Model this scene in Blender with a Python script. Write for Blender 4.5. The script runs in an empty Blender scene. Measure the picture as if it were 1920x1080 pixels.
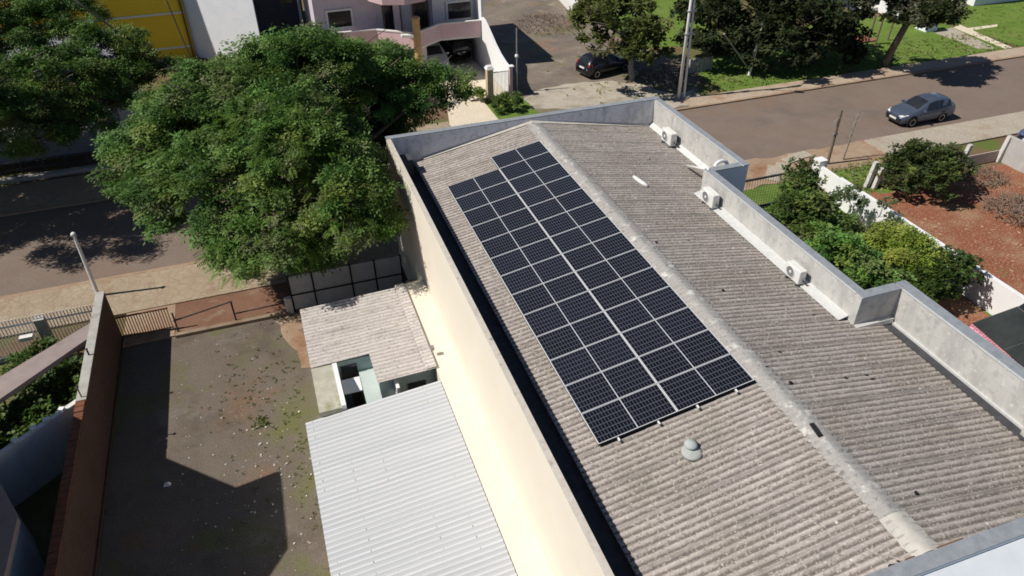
import bpy, math, random
import numpy as np
from mathutils import Vector, Matrix

random.seed(7)
scn = bpy.context.scene
COL = scn.collection
R = math.radians

# ------------------------------------------------------------------ camera (solved from the photograph)
CX, CY, CZ = -9.9916, -10.7588, 18.6267
YAW, PIT, ROL, FPX = 0.3286, 0.6279, -0.0121, 1384.73
_f = Vector((math.sin(YAW)*math.cos(PIT), math.cos(YAW)*math.cos(PIT), -math.sin(PIT)))
_r0 = Vector((math.cos(YAW), -math.sin(YAW), 0))
_u0 = _r0.cross(_f)
_r = math.cos(ROL)*_r0 + math.sin(ROL)*_u0
_u = -math.sin(ROL)*_r0 + math.cos(ROL)*_u0
CAM = Vector((CX, CY, CZ))
def ray(px, py): return (_f*FPX + _r*(px-960) - _u*(py-540))
def at(px, py, z=0.0):                       # photo pixel -> point at height z
    d = ray(px, py); t = (z-CZ)/d.z; return CAM + d*t
def onY(px, py, y):
    d = ray(px, py); t = (y-CY)/d.y; return CAM + d*t
def onX(px, py, x):
    d = ray(px, py); t = (x-CX)/d.x; return CAM + d*t
cam = bpy.data.cameras.new('camera'); camo = bpy.data.objects.new('camera', cam); COL.objects.link(camo)
cam.sensor_width = 36; cam.lens = FPX/1920*36; cam.clip_end = 2000; cam.clip_start = 0.5
m3 = Matrix((_r, _u, -_f)).transposed()
camo.matrix_world = Matrix.Translation(CAM) @ m3.to_4x4()
scn.camera = camo

# ------------------------------------------------------------------ materials
def newmat(name):
    m = bpy.data.materials.new(name); m.use_nodes = True
    nt = m.node_tree; nt.nodes.clear()
    out = nt.nodes.new('ShaderNodeOutputMaterial'); b = nt.nodes.new('ShaderNodeBsdfPrincipled')
    nt.links.new(b.outputs[0], out.inputs[0])
    return m, nt, b
def c4(c): return (c[0], c[1], c[2], 1.0)
def lk(nt, a, b): nt.links.new(a, b)
def setin(nt, sock, v):
    if isinstance(v, (int, float)): sock.default_value = v
    elif isinstance(v, (tuple, list)): sock.default_value = c4(v) if len(sock.default_value) == 4 else v
    else: nt.links.new(v, sock)
def coords(nt, scale=(1, 1, 1), mode='Object', rot=(0, 0, 0)):
    if mode == 'World': src = nt.nodes.new('ShaderNodeNewGeometry').outputs['Position']
    else: src = nt.nodes.new('ShaderNodeTexCoord').outputs[mode]
    mp = nt.nodes.new('ShaderNodeMapping'); mp.inputs['Scale'].default_value = scale; mp.inputs['Rotation'].default_value = rot
    lk(nt, src, mp.inputs[0]); return mp.outputs[0]
def noise(nt, vec, scale=5, detail=5, rough=.6, dist=0):
    n = nt.nodes.new('ShaderNodeTexNoise'); n.inputs['Scale'].default_value = scale
    n.inputs['Detail'].default_value = detail; n.inputs['Roughness'].default_value = rough; n.inputs['Distortion'].default_value = dist
    lk(nt, vec, n.inputs['Vector']); return n.outputs[0]
def voro(nt, vec, scale=5, feat='F1', out=0, rnd=1.0):
    n = nt.nodes.new('ShaderNodeTexVoronoi'); n.feature = feat; n.inputs['Scale'].default_value = scale
    n.inputs['Randomness'].default_value = rnd
    lk(nt, vec, n.inputs['Vector']); return n.outputs[out]
def ramp(nt, fac, stops):
    n = nt.nodes.new('ShaderNodeValToRGB'); e = n.color_ramp.elements
    while len(e) < len(stops): e.new(.5)
    for i, (p, c) in enumerate(stops):
        e[i].position = p; e[i].color = c4(c) if isinstance(c, (tuple, list)) else (c, c, c, 1)
    lk(nt, fac, n.inputs[0]); return n.outputs[0]
def mixc(nt, fac, a, b, bl='MIX'):
    n = nt.nodes.new('ShaderNodeMix'); n.data_type = 'RGBA'; n.blend_type = bl
    setin(nt, n.inputs[0], fac); setin(nt, n.inputs[6], a); setin(nt, n.inputs[7], b); return n.outputs[2]
def ma(nt, op, a, b=0.0, c=None):
    n = nt.nodes.new('ShaderNodeMath'); n.operation = op
    setin(nt, n.inputs[0], a); setin(nt, n.inputs[1], b)
    if c is not None: setin(nt, n.inputs[2], c)
    return n.outputs[0]
def xyz(nt, vec):
    n = nt.nodes.new('ShaderNodeSeparateXYZ'); lk(nt, vec, n.inputs[0]); return n.outputs
def bump(nt, b, h, strength=.3, dist=.02):
    n = nt.nodes.new('ShaderNodeBump'); n.inputs['Strength'].default_value = strength; n.inputs['Distance'].default_value = dist
    lk(nt, h, n.inputs['Height']); lk(nt, n.outputs[0], b.inputs['Normal'])
def surf(name, c1, c2=None, scale=3, rough=.8, detail=6, layers=(), bmp=0, bscale=30, bdist=.02, metal=0, spec=.3, mode='World', stretch=(1, 1, 1)):
    """two-tone noisy surface; layers = (colour, scale, lo, hi, stretch) blotches laid over it"""
    m, nt, b = newmat(name)
    v = coords(nt, stretch, mode)
    col = ramp(nt, noise(nt, v, scale, detail, .65), [(.32, c1), (.68, c2 or c1)])
    for L in layers:
        lc, ls, lo, hi = L[:4]
        vv = coords(nt, L[4], mode) if len(L) > 4 else v
        col = mixc(nt, ramp(nt, noise(nt, vv, ls, 6, .6), [(lo, 0.0), (hi, 1.0)]), col, lc)
    lk(nt, col, b.inputs['Base Color']); b.inputs['Roughness'].default_value = rough
    b.inputs['Metallic'].default_value = metal; b.inputs['Specular IOR Level'].default_value = spec
    if bmp: bump(nt, b, noise(nt, v, bscale, 4, .7), bmp, bdist)
    return m

MAT = {}
def wallmat(name, c, dirt, amount=(.5, .8), s=1.2):
    d = tuple(x*.93 for x in c)
    return surf(name, d, c, 2.5, .85, layers=[(dirt, s, amount[0], amount[1], (1, 1, .3)), (tuple(x*.72 for x in c), 4.5, .52, .68), (tuple(min(1, x*1.15) for x in c), 6, .58, .72), (tuple(x*.55 for x in dirt), 3.2, .66, .80, (1, 1, .12))], bmp=.25, bscale=40)

MAT['cream'] = surf('cream_paint', (.745, .672, .555), (.775, .71, .60), .7, .85, layers=[((.72, .65, .54), 1.1, .66, .98, (1, 1, .15)), ((.60, .55, .47), 2.2, .70, .9, (1, 1, .3)), ((.66, .60, .50), 5, .66, .8, (1, 1, .06))], bmp=.1, bscale=25)
MAT['parapet'] = wallmat('parapet_render', (.54, .525, .49), (.34, .335, .32), (.46, .78), 1.9)
MAT['parapet_dirty'] = wallmat('parapet_render_dirty', (.76, .77, .79), (.36, .365, .38), (.52, .74), 1.7)
MAT['paleblue'] = surf('pale_blue_paint', (.72, .78, .84), (.76, .82, .87), 1.5, .8, layers=[((.6, .65, .7), 2, .6, .9, (1, 1, .2))])
MAT['coping'] = surf('zinc_coping', (.26, .285, .31), (.36, .385, .41), 4, .55, metal=.2, layers=[((.22, .22, .23), 3, .62, .8)])
MAT['coping_stone'] = surf('coping_mortar', (.48, .44, .38), (.60, .56, .50), 5, .9, layers=[((.20, .18, .15), 3, .6, .75)], bmp=.2)
MAT['flash'] = surf('metal_flashing', (.58, .59, .58), (.68, .68, .66), 5, .5, metal=.2, layers=[((.40, .38, .34), 4, .6, .8)])
MAT['gutter'] = surf('gutter_zinc', (.045, .045, .05), (.075, .075, .08), 4, .7)
MAT['whitepaint'] = surf('white_paint', (.78, .79, .80), (.82, .82, .82), 2, .7, layers=[((.62, .61, .58), 2, .6, .9, (1, 1, .2))])
MAT['offwhite'] = surf('off_white_plaster', (.66, .65, .62), (.74, .73, .70), 2, .85, layers=[((.45, .42, .37), 1.6, .58, .85, (1, 1, .25))], bmp=.1)
MAT['plastic_white'] = surf('white_plastic', (.68, .68, .65), (.76, .76, .73), 3, .45, spec=.4)
MAT['plastic_dark'] = surf('dark_plastic', (.02, .02, .022), (.03, .03, .03), 5, .5)
MAT['black'] = surf('matt_black', (.012, .012, .013), (.02, .02, .02), 6, .8)
MAT['alu'] = surf('aluminium', (.66, .67, .69), (.72, .73, .74), 8, .45, metal=.0)
MAT['steel'] = surf('galvanised_steel', (.30, .31, .32), (.42, .43, .44), 6, .5, metal=.6)
MAT['rust'] = surf('rusty_iron', (.11, .055, .03), (.20, .10, .055), 10, .9)
MAT['darkrail'] = surf('dark_iron', (.05, .04, .035), (.09, .07, .055), 9, .85)
MAT['concrete'] = surf('concrete', (.34, .33, .30), (.46, .44, .41), 3, .9, layers=[((.20, .19, .17), 2, .58, .8)], bmp=.25)
MAT['concrete_pole'] = surf('pole_concrete', (.72, .71, .69), (.80, .79, .77), 3, .9, layers=[((.30, .29, .27), 2, .6, .8, (1, 1, .2))])
MAT['wood'] = surf('weathered_wood', (.12, .09, .07), (.22, .18, .14), 6, .9, stretch=(4, 4, .6))
MAT['glass_dark'] = surf('dark_window_glass', (.012, .014, .018), (.03, .034, .04), 1.5, .12, spec=.5)
MAT['rubber'] = surf('tyre_rubber', (.015, .015, .015), (.022, .022, .022), 8, .9)
MAT['chrome'] = surf('bright_metal', (.62, .63, .65), (.7, .7, .72), 8, .3, metal=.7)
MAT['lamp_clear'] = surf('clear_lamp', (.75, .76, .76), (.85, .85, .85), 8, .15, spec=.6)
MAT['lamp_red'] = surf('red_lamp', (.45, .02, .02), (.55, .04, .03), 8, .2, spec=.6)
MAT['bark'] = surf('bark', (.10, .075, .055), (.22, .18, .14), 6, .95, stretch=(3, 3, .7), bmp=.5, bscale=14)
MAT['bark_pale'] = surf('pale_bark', (.22, .20, .17), (.38, .35, .31), 5, .95, stretch=(3, 3, .7), bmp=.5, bscale=14)

# corrugated fibre cement roof: sheet tint, lichen, valleys darker than crests
def roofmat(name, base, base2, trough, pitch=.177, sheet=(1.72, 1.062), lap=.5, axis=1, moss=(.22, .20, .14), ts=.84):
    m, nt, b = newmat(name)
    v = coords(nt, (1, 1, 1), 'World'); s = xyz(nt, v)
    comb = nt.nodes.new('ShaderNodeCombineXYZ')
    lk(nt, ma(nt, 'FLOOR', ma(nt, 'DIVIDE', s[0], sheet[0])), comb.inputs[0]); lk(nt, ma(nt, 'FLOOR', ma(nt, 'DIVIDE', s[1], sheet[1])), comb.inputs[1])
    wn = nt.nodes.new('ShaderNodeTexWhiteNoise'); lk(nt, comb.outputs[0], wn.inputs['Vector'])
    vs = coords(nt, (.35, 2.2, 1), 'World')
    n1 = noise(nt, vs, 5, 8, .72)
    col = ramp(nt, n1, [(.30, base2), (.62, base)])
    col = mixc(nt, ma(nt, 'MULTIPLY', wn.outputs['Value'], .35), col, tuple(x*.72 for x in base))
    # warm/greenish stains in broad patches
    col = mixc(nt, ramp(nt, noise(nt, v, .55, 5, .6), [(.46, 0.0), (.75, .6)]), col, moss)
    # dark weathering runs down the slope, whole sheets weather differently
    col = mixc(nt, ramp(nt, noise(nt, coords(nt, (.25, 1.3, 1), 'World'), 1.6, 7, .7), [(.50, 0.0), (.72, .75)]), col, tuple(x*.42 for x in base))
    col = mixc(nt, ramp(nt, noise(nt, v, 3.2, 7, .75), [(.56, 0.0), (.70, .55)]), col, tuple(min(1, x*1.25) for x in base))
    # valleys tinted darker, broken up by noise
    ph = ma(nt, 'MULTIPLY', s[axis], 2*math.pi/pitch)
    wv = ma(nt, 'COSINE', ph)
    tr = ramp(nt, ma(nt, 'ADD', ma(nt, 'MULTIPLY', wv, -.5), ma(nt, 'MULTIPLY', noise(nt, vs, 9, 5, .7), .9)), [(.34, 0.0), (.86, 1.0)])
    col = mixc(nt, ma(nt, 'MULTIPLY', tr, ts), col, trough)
    # fine mottling: pale lichen and dark specks
    col = mixc(nt, ma(nt, 'MULTIPLY', ramp(nt, noise(nt, v, 16, 3, .7), [(.54, 0.0), (.64, 1.0)]), .6), col, (.66, .60, .54))
    col = mixc(nt, ma(nt, 'MULTIPLY', ramp(nt, noise(nt, v, 11, 3, .7), [(.57, 0.0), (.68, 1.0)]), .65), col, (.11, .095, .085))
    col = mixc(nt, ramp(nt, voro(nt, v, 1.5), [(.040, .75), (.062, 0.0)]), col, (.76, .73, .68))
    # side laps between sheets
    lp = ma(nt, 'ABSOLUTE', ma(nt, 'SUBTRACT', ma(nt, 'FRACT', ma(nt, 'DIVIDE', s[1], sheet[1])), .5))
    col = mixc(nt, ma(nt, 'MULTIPLY', ramp(nt, lp, [(.465, 0.0), (.49, 1.0)]), lap), col, tuple(x*.35 for x in base))
    lk(nt, col, b.inputs['Base Color']); b.inputs['Roughness'].default_value = .95; b.inputs['Specular IOR Level'].default_value = .1
    bump(nt, b, noise(nt, v, 45, 4, .7), .5, .01)
    return m
def metalmat():
    m, nt, b = newmat('pale_metal_sheet'); v = coords(nt, (1, 1, 1), 'World'); s = xyz(nt, v)
    vs = coords(nt, (.15, 1.6, 1), 'World')
    col = ramp(nt, noise(nt, vs, 2.2, 6, .6), [(.3, (.52, .535, .55)), (.7, (.62, .632, .64))])
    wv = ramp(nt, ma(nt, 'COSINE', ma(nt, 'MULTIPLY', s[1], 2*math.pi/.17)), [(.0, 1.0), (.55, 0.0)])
    col = mixc(nt, ma(nt, 'MULTIPLY', wv, ma(nt, 'MULTIPLY', noise(nt, vs, 1.1, 4), .9)), col, (.33, .345, .365))  # rib shading put into the colour: valleys darker than crests
    col = mixc(nt, ramp(nt, noise(nt, v, 3.5, 6, .7), [(.66, 0.0), (.80, .5)]), col, (.34, .33, .31))
    fx = ma(nt, 'ABSOLUTE', ma(nt, 'SUBTRACT', ma(nt, 'FRACT', ma(nt, 'DIVIDE', ma(nt, 'ADD', s[0], 20.13), .86)), .5))
    scr = ma(nt, 'MULTIPLY', ramp(nt, fx, [(.476, 0.0), (.486, 1.0)]), ramp(nt, ma(nt, 'COSINE', ma(nt, 'MULTIPLY', s[1], 2*math.pi/.34)), [(.80, 0.0), (.90, 1.0)]))
    col = mixc(nt, ma(nt, 'MULTIPLY', scr, ramp(nt, noise(nt, v, .5, 2), [(.45, 0.0), (.55, .8)])), col, (.20, .19, .18))
    lp = ma(nt, 'ABSOLUTE', ma(nt, 'SUBTRACT', ma(nt, 'FRACT', ma(nt, 'DIVIDE', s[1], 1.02)), .5))
    col = mixc(nt, ramp(nt, lp, [(.46, 0.0), (.49, .38)]), col, (.68, .70, .72))
    lk(nt, col, b.inputs['Base Color']); b.inputs['Roughness'].default_value = .5; b.inputs['Specular IOR Level'].default_value = .3
    return m
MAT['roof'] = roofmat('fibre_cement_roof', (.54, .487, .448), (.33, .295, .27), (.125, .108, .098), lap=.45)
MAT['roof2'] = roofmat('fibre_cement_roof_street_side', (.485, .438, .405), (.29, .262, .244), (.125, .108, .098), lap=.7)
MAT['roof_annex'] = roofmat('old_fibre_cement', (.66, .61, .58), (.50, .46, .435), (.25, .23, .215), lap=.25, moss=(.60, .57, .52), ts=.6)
MAT['ridge'] = surf('ridge_mortar', (.33, .315, .295), (.46, .44, .415), 6, .95, layers=[((.20, .185, .17), 6, .54, .70), ((.66, .65, .61), 3.5, .56, .7)], bmp=.5, bscale=25)
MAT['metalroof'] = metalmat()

def panel_mat():
    m, nt, b = newmat('photovoltaic_cells')
    v = coords(nt, (1, 1, 1), 'Object'); s = xyz(nt, v)
    def line(sock, pitch, w):
        f = ma(nt, 'ABSOLUTE', ma(nt, 'SUBTRACT', ma(nt, 'FRACT', ma(nt, 'DIVIDE', sock, pitch)), .5))
        return ramp(nt, f, [(.5-w*1.6/pitch, 0.0), (.5-w*.4/pitch, 1.0)])
    # half-cut cells: 24 along the length (x), 6 across (y); the mesh is centred on its object origin
    l1 = line(s[0], 2.046/24, .0062); l2 = line(ma(nt, 'ADD', s[1], .166*3), .166, .0085)
    l3 = line(ma(nt, 'ADD', s[1], .166*3+.083), .166, .003)
    ln = ma(nt, 'MAXIMUM', l1, l2)
    midd = ramp(nt, ma(nt, 'ABSOLUTE', s[0]), [(.010, 1.0), (.016, 0.0)])
    cell = ramp(nt, noise(nt, v, 2.5, 2), [(.3, (.0045, .005, .009)), (.7, (.007, .008, .013))])
    oi = nt.nodes.new('ShaderNodeObjectInfo'); cell = mixc(nt, ma(nt, 'MULTIPLY', oi.outputs['Random'], .5), cell, (.012, .014, .024))
    col = mixc(nt, ma(nt, 'MULTIPLY', ln, .8), cell, (.11, .122, .148)); col = mixc(nt, midd, col, (.52, .54, .58))
    lk(nt, col, b.inputs['Base Color']); b.inputs['Roughness'].default_value = .18; b.inputs['Specular IOR Level'].default_value = .22
    return m
MAT['cells'] = panel_mat()

# leaves: per-frond tint stored on the mesh
def leafmat(name, trans=.28, rough=.55):
    m, nt, b = newmat(name)
    a = nt.nodes.new('ShaderNodeAttribute'); a.attribute_name = 'tint'
    v = coords(nt, (1, 1, 1), 'World')
    col = mixc(nt, ramp(nt, noise(nt, v, 2.5, 3), [(.35, 0.0), (.7, .35)]), a.outputs[0], (.10, .11, .02))
    lk(nt, col, b.inputs['Base Color']); b.inputs['Roughness'].default_value = rough; b.inputs['Specular IOR Level'].default_value = .25
    t = nt.nodes.new('ShaderNodeBsdfTranslucent'); lk(nt, mixc(nt, .5, col, (.10, .20, .02)), t.inputs[0])
    mx = nt.nodes.new('ShaderNodeMixShader'); mx.inputs[0].default_value = trans
    lk(nt, b.outputs[0], mx.inputs[1]); lk(nt, t.outputs[0], mx.inputs[2])
    lk(nt, mx.outputs[0], nt.nodes['Material Output'].inputs[0])
    return m
MAT['leaf'] = leafmat('leaves')
MAT['leaf_dull'] = leafmat('dull_leaves', .12, .7)

# ------------------------------------------------------------------ mesh building
LOC = {}
class MB:
    def __init__(s): s.v = []; s.f = []; s.sm = False
    def quad(s, a, b, c, d):
        n = len(s.v); s.v += [tuple(a), tuple(b), tuple(c), tuple(d)]; s.f.append((n, n+1, n+2, n+3)); return s
    def box(s, x0, y0, z0, x1, y1, z1):
        return s.hexa([(x0, y0, z0), (x1, y0, z0), (x1, y1, z0), (x0, y1, z0), (x0, y0, z1), (x1, y0, z1), (x1, y1, z1), (x0, y1, z1)])
    def hexa(s, p):
        n = len(s.v); s.v += [tuple(q) for q in p]
        for f in ((0, 3, 2, 1), (4, 5, 6, 7), (0, 1, 5, 4), (1, 2, 6, 5), (2, 3, 7, 6), (3, 0, 4, 7)): s.f.append(tuple(n+i for i in f))
        return s
    def obox(s, c, half, rz=0, tilt=None):
        M = Matrix.Rotation(rz, 3, 'Z')
        if tilt: M = M @ Matrix.Rotation(tilt[0], 3, 'X') @ Matrix.Rotation(tilt[1], 3, 'Y')
        c = Vector(c); p = []
        for sx, sy, sz in ((-1, -1, -1), (1, -1, -1), (1, 1, -1), (-1, 1, -1), (-1, -1, 1), (1, -1, 1), (1, 1, 1), (-1, 1, 1)):
            p.append(c + M @ Vector((sx*half[0], sy*half[1], sz*half[2])))
        return s.hexa(p)
    def prism(s, poly, z0, z1):
        a = sum(poly[i][0]*poly[(i+1) % len(poly)][1]-poly[(i+1) % len(poly)][0]*poly[i][1] for i in range(len(poly)))
        if a < 0: poly = poly[::-1]
        n = len(s.v); k = len(poly)
        s.v += [(p[0], p[1], z0) for p in poly] + [(p[0], p[1], z1) for p in poly]
        s.f.append(tuple(n+i for i in range(k-1, -1, -1))); s.f.append(tuple(n+k+i for i in range(k)))
        for i in range(k): j = (i+1) % k; s.f.append((n+i, n+j, n+k+j, n+k+i))
        return s
    def sheet(s, poly, z):
        a = sum(poly[i][0]*poly[(i+1) % len(poly)][1]-poly[(i+1) % len(poly)][0]*poly[i][1] for i in range(len(poly)))
        if a < 0: poly = poly[::-1]
        n = len(s.v); s.v += [(p[0], p[1], z) for p in poly]; s.f.append(tuple(range(n, n+len(poly)))); return s
    def tube(s, pts, rad, n=8, caps=True):
        pts = [Vector(p) for p in pts]
        if isinstance(rad, (int, float)): rad = [rad]*len(pts)
        base = len(s.v); up = Vector((0, 0, 1))
        for i, p in enumerate(pts):
            d = (pts[min(i+1, len(pts)-1)]-pts[max(i-1, 0)])
            if d.length < 1e-6: d = Vector((0, 0, 1))
            d.normalize(); a = d.cross(up)
            if a.length < .05: a = d.cross(Vector((1, 0, 0)))
            a.normalize(); b = a.cross(d)
            for k in range(n):
                t = 2*math.pi*k/n; s.v.append(tuple(p + (a*math.cos(t)+b*math.sin(t))*rad[i]))
        for i in range(len(pts)-1):
            for k in range(n):
                k2 = (k+1) % n; s.f.append((base+i*n+k, base+i*n+k2, base+(i+1)*n+k2, base+(i+1)*n+k))
        if caps:
            s.f.append(tuple(base+k for k in range(n-1, -1, -1))); e = base+(len(pts)-1)*n; s.f.append(tuple(e+k for k in range(n)))
        return s
    def lathe(s, c, prof, n=20, axis='Z', caps=True):          # prof = [(r, h)...] round an axis through c
        base = len(s.v); c = Vector(c)
        for r, h in prof:
            for k in range(n):
                t = 2*math.pi*k/n; a, b = r*math.cos(t), r*math.sin(t)
                s.v.append(tuple(c + (Vector((a, b, h)) if axis == 'Z' else Vector((h, a, b)) if axis == 'X' else Vector((b, h, a)))))
        for i in range(len(prof)-1):
            for k in range(n):
                k2 = (k+1) % n; s.f.append((base+i*n+k, base+i*n+k2, base+(i+1)*n+k2, base+(i+1)*n+k))
        if caps: s.f.append(tuple(base+k for k in range(n-1, -1, -1))); e = base+(len(prof)-1)*n; s.f.append(tuple(e+k for k in range(n)))
        return s
    def build(s, name, mat, parent=None, loc=None, smooth=False, bevel=0, local=False):
        """verts are in world coordinates unless local; the object hangs under parent"""
        me = bpy.data.meshes.new(name)
        org = Vector(loc) if loc is not None else (LOC[parent] if parent is not None else Vector((0, 0, 0)))
        me.from_pydata(s.v if local else [tuple(Vector(p)-org) for p in s.v], [], s.f); me.update()
        me.materials.append(MAT[mat] if isinstance(mat, str) else mat)
        o = bpy.data.objects.new(name, me); COL.objects.link(o)
        if parent is not None:
            o.parent = parent; o.location = org-LOC[parent] if not local or loc is None else Vector(loc)
        else: o.location = org
        LOC[o] = org if not local else (LOC.get(parent, Vector((0, 0, 0))))
        if smooth:
            for p in me.polygons: p.use_smooth = True
        if bevel:
            bv = o.modifiers.new('bevel', 'BEVEL'); bv.width = bevel; bv.segments = 2; bv.limit_method = 'ANGLE'
        return o
def tag(o, label=None, cat=None, group=None, kind=None):
    if label: o['label'] = label
    if cat: o['category'] = cat
    if group: o['group'] = group
    if kind: o['kind'] = kind
    return o
def thing(name, label, cat, loc=(0, 0, 0), rz=0, group=None):
    o = bpy.data.objects.new(name, None); COL.objects.link(o); o.location = loc; o.rotation_euler = (0, 0, rz)
    o.empty_display_size = .3; LOC[o] = Vector(loc)
    return tag(o, label, cat, group)
def struct(o, label=None): return tag(o, label, kind='structure')
def copy_tree(o, parent=None):
    c = o.copy(); COL.objects.link(c)
    if parent is not None: c.parent = parent
    for ch in list(o.children): copy_tree(ch, c)
    return c
def jag(poly, step=.6, amp=.12, seed=1):             # ragged outline for trodden edges
    rd = random.Random(seed); out = []
    for i in range(len(poly)):
        a = Vector((poly[i][0], poly[i][1])); b = Vector((poly[(i+1) % len(poly)][0], poly[(i+1) % len(poly)][1]))
        n = max(1, int((b-a).length/step)); d = (b-a); nn = Vector((-d.y, d.x)); nn = nn/(nn.length or 1)
        for k in range(n):
            p = a + d*(k/n) + nn*rd.uniform(-amp, amp)*(1 if k else .3); out.append((p.x, p.y))
    return out
def P2(pts, z=0): return [tuple(at(x, y, z)[:2]) for x, y in pts]
# ------------------------------------------------------------------ ground materials
def groundmat(name, base, base2, blotches=(), fine=((.55, .52, .46), 30, .66, .74), s=.8, bmp=.4, stones=None, grains=18):
    m, nt, b = newmat(name)
    v = coords(nt, (1, 1, 1), 'World')
    col = ramp(nt, noise(nt, v, s, 9, .68), [(.33, base), (.67, base2)])
    for (lc, ls, lo, hi) in blotches:
        col = mixc(nt, ramp(nt, noise(nt, v, ls, 8, .65), [(lo, 0.0), (hi, 1.0)]), col, lc)
    col = mixc(nt, ramp(nt, noise(nt, v, grains, 4, .75), [(.35, .55), (.55, 0.0)]), col, tuple(x*.45 for x in base))
    if fine: col = mixc(nt, ramp(nt, noise(nt, v, fine[1], 3, .7), [(fine[2], 0.0), (fine[3], .8)]), col, fine[0])
    if stones:
        d = voro(nt, v, stones[0], 'DISTANCE_TO_EDGE')
        cc = voro(nt, v, stones[0], 'F1', 1)
        hs = nt.nodes.new('ShaderNodeSeparateColor'); lk(nt, cc, hs.inputs[0])
        col = mixc(nt, ma(nt, 'MULTIPLY', hs.outputs[0], .45), col, stones[2])
        col = mixc(nt, ramp(nt, d, [(.015, 1.0), (.06, 0.0)]), col, stones[1])
    lk(nt, col, b.inputs['Base Color']); b.inputs['Roughness'].default_value = .95; b.inputs['Specular IOR Level'].default_value = .1
    bump(nt, b, noise(nt, v, 14, 6, .75), bmp, .05)
    return m
MAT['soil'] = groundmat('red_soil_and_grass', (.17, .10, .065), (.23, .16, .10), [((.12, .17, .04), .25, .45, .6)])
MAT['asphalt'] = groundmat('worn_red_dusted_asphalt', (.205, .158, .128), (.24, .190, .157), [((.24, .165, .125), .35, .5, .72), ((.155, .13, .118), .22, .56, .75), ((.24, .19, .16), 1.4, .66, .8)], fine=((.26, .21, .17), 26, .68, .76), s=.5, bmp=.2)
MAT['stone_walk'] = groundmat('irregular_stone_pavement', (.34, .27, .19), (.46, .38, .28), [((.25, .15, .09), .9, .55, .7)], s=1.2, stones=(2.3, (.30, .23, .16), (.36, .28, .20)))
MAT['dirt_lot'] = groundmat('trodden_dirt', (.150, .124, .098), (.190, .160, .133), [((.15, .155, .06), .38, .51, .66), ((.23, .135, .09), .33, .56, .70), ((.115, .092, .074), .45, .52, .68), ((.17, .165, .07), 1.3, .62, .76), ((.27, .25, .22), .42, .58, .74)], fine=((.42, .39, .34), 22, .69, .75))
MAT['red_lot'] = groundmat('bare_red_earth', (.24, .085, .045), (.30, .115, .065), [((.33, .20, .12), .55, .48, .66), ((.10, .16, .04), .22, .60, .70)], fine=((.50, .35, .25), 11, .54, .66))
MAT['lawn'] = groundmat('lawn', (.115, .190, .034), (.175, .260, .052), [((.22, .25, .08), .6, .52, .72), ((.08, .14, .025), .9, .58, .78)], fine=((.28, .33, .12), 20, .62, .74), bmp=.8)
MAT['dry_grass'] = groundmat('patchy_dry_grass', (.13, .115, .055), (.17, .17, .065), [((.22, .13, .08), .5, .5, .66), ((.09, .14, .03), .8, .52, .68)], bmp=.6)
MAT['gravel'] = groundmat('gravel_yard', (.20, .165, .135), (.28, .235, .195), [((.19, .175, .09), .4, .50, .64), ((.30, .15, .09), .3, .56, .68), ((.15, .125, .11), .25, .48, .66), ((.36, .31, .25), .7, .56, .70)], fine=((.44, .41, .36), 14, .62, .72))
MAT['pale_walk'] = groundmat('pale_concrete_pavement', (.40, .35, .28), (.48, .43, .35), [((.34, .25, .17), .5, .54, .72)], bmp=.15, grains=9)
MAT['cream_paving'] = groundmat('cream_paving', (.70, .61, .47), (.76, .67, .53), [((.50, .41, .29), .8, .6, .8)], bmp=.1, fine=None)
MAT['red_walk'] = groundmat('red_dusted_verge', (.34, .23, .155), (.42, .31, .22), [((.42, .33, .24), 1.1, .52, .66), ((.26, .12, .065), .5, .52, .7)], bmp=.3)
MAT['terrace'] = groundmat('red_terrace_tiles', (.19, .10, .065), (.25, .145, .10), [((.32, .24, .17), .9, .56, .7), ((.13, .10, .07), .6, .58, .74)], bmp=.3)

MAT['tan_walk'] = groundmat('tan_pavement', (.42, .33, .245), (.50, .41, .32), [((.36, .22, .14), .6, .52, .68), ((.30, .27, .15), 1.2, .62, .75)], bmp=.2, grains=9)
MAT['sand'] = groundmat('pale_sandy_ground', (.42, .37, .30), (.52, .47, .39), [((.30, .26, .19), .7, .50, .66), ((.26, .25, .14), 1.1, .60, .72)], bmp=.4)
def patch(name, poly, z, mat, jagged=None, seed=1, thick=0):
    if jagged: poly = jag(poly, jagged[0], jagged[1], seed)
    mb = MB()
    if thick: mb.prism(poly, z-thick, z)
    else: mb.sheet(poly, z)
    return struct(mb.build(name, mat))
patch('ground', [(-400, -300), (500, -300), (500, 600), (-400, 600)], 0, 'soil')
patch('street', [(-300, 20.25), (300, 20.25), (300, 28.0), (-300, 28.0)], .004, 'asphalt')
patch('dirt_lot', [(-17.2, -8), (-5.7, -8), (-5.7, 15.0), (-17.2, 15.0)], .004, 'dirt_lot')
patch('terrace', [(-15.35, 15.0), (-5.7, 15.0), (-5.7, 17.2), (-15.35, 17.2)], .05, 'terrace', thick=.05)
patch('entrance_path', [(-17.25, 15.0), (-15.35, 15.0), (-15.35, 17.2), (-17.25, 17.2)], .06, 'red_walk', thick=.06)
patch('pavement', [(-60, 17.2), (6.6, 17.2), (6.6, 20.05), (-60, 20.05)], .10, 'stone_walk', thick=.10)
patch('kerb', [(-60, 20.05), (6.6, 20.05), (6.6, 20.25), (-60, 20.25)], .105, 'red_walk', thick=.105)
patch('verge', [(6.6, 17.6), (23, 17.6), (23, 20.4), (6.6, 20.4)], .03, 'red_walk', (.7, .18), 3, thick=.03)
patch('pavement', [(22.4, 17.9), (90, 17.9), (90, 20.25), (22.4, 20.25)], .10, 'pale_walk', thick=.10)
patch('lawn', [(18.8, 14.9), (25.5, 14.9), (25.5, 18.0), (17.6, 18.1)], .012, 'lawn', (.5, .2), 4)
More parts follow.
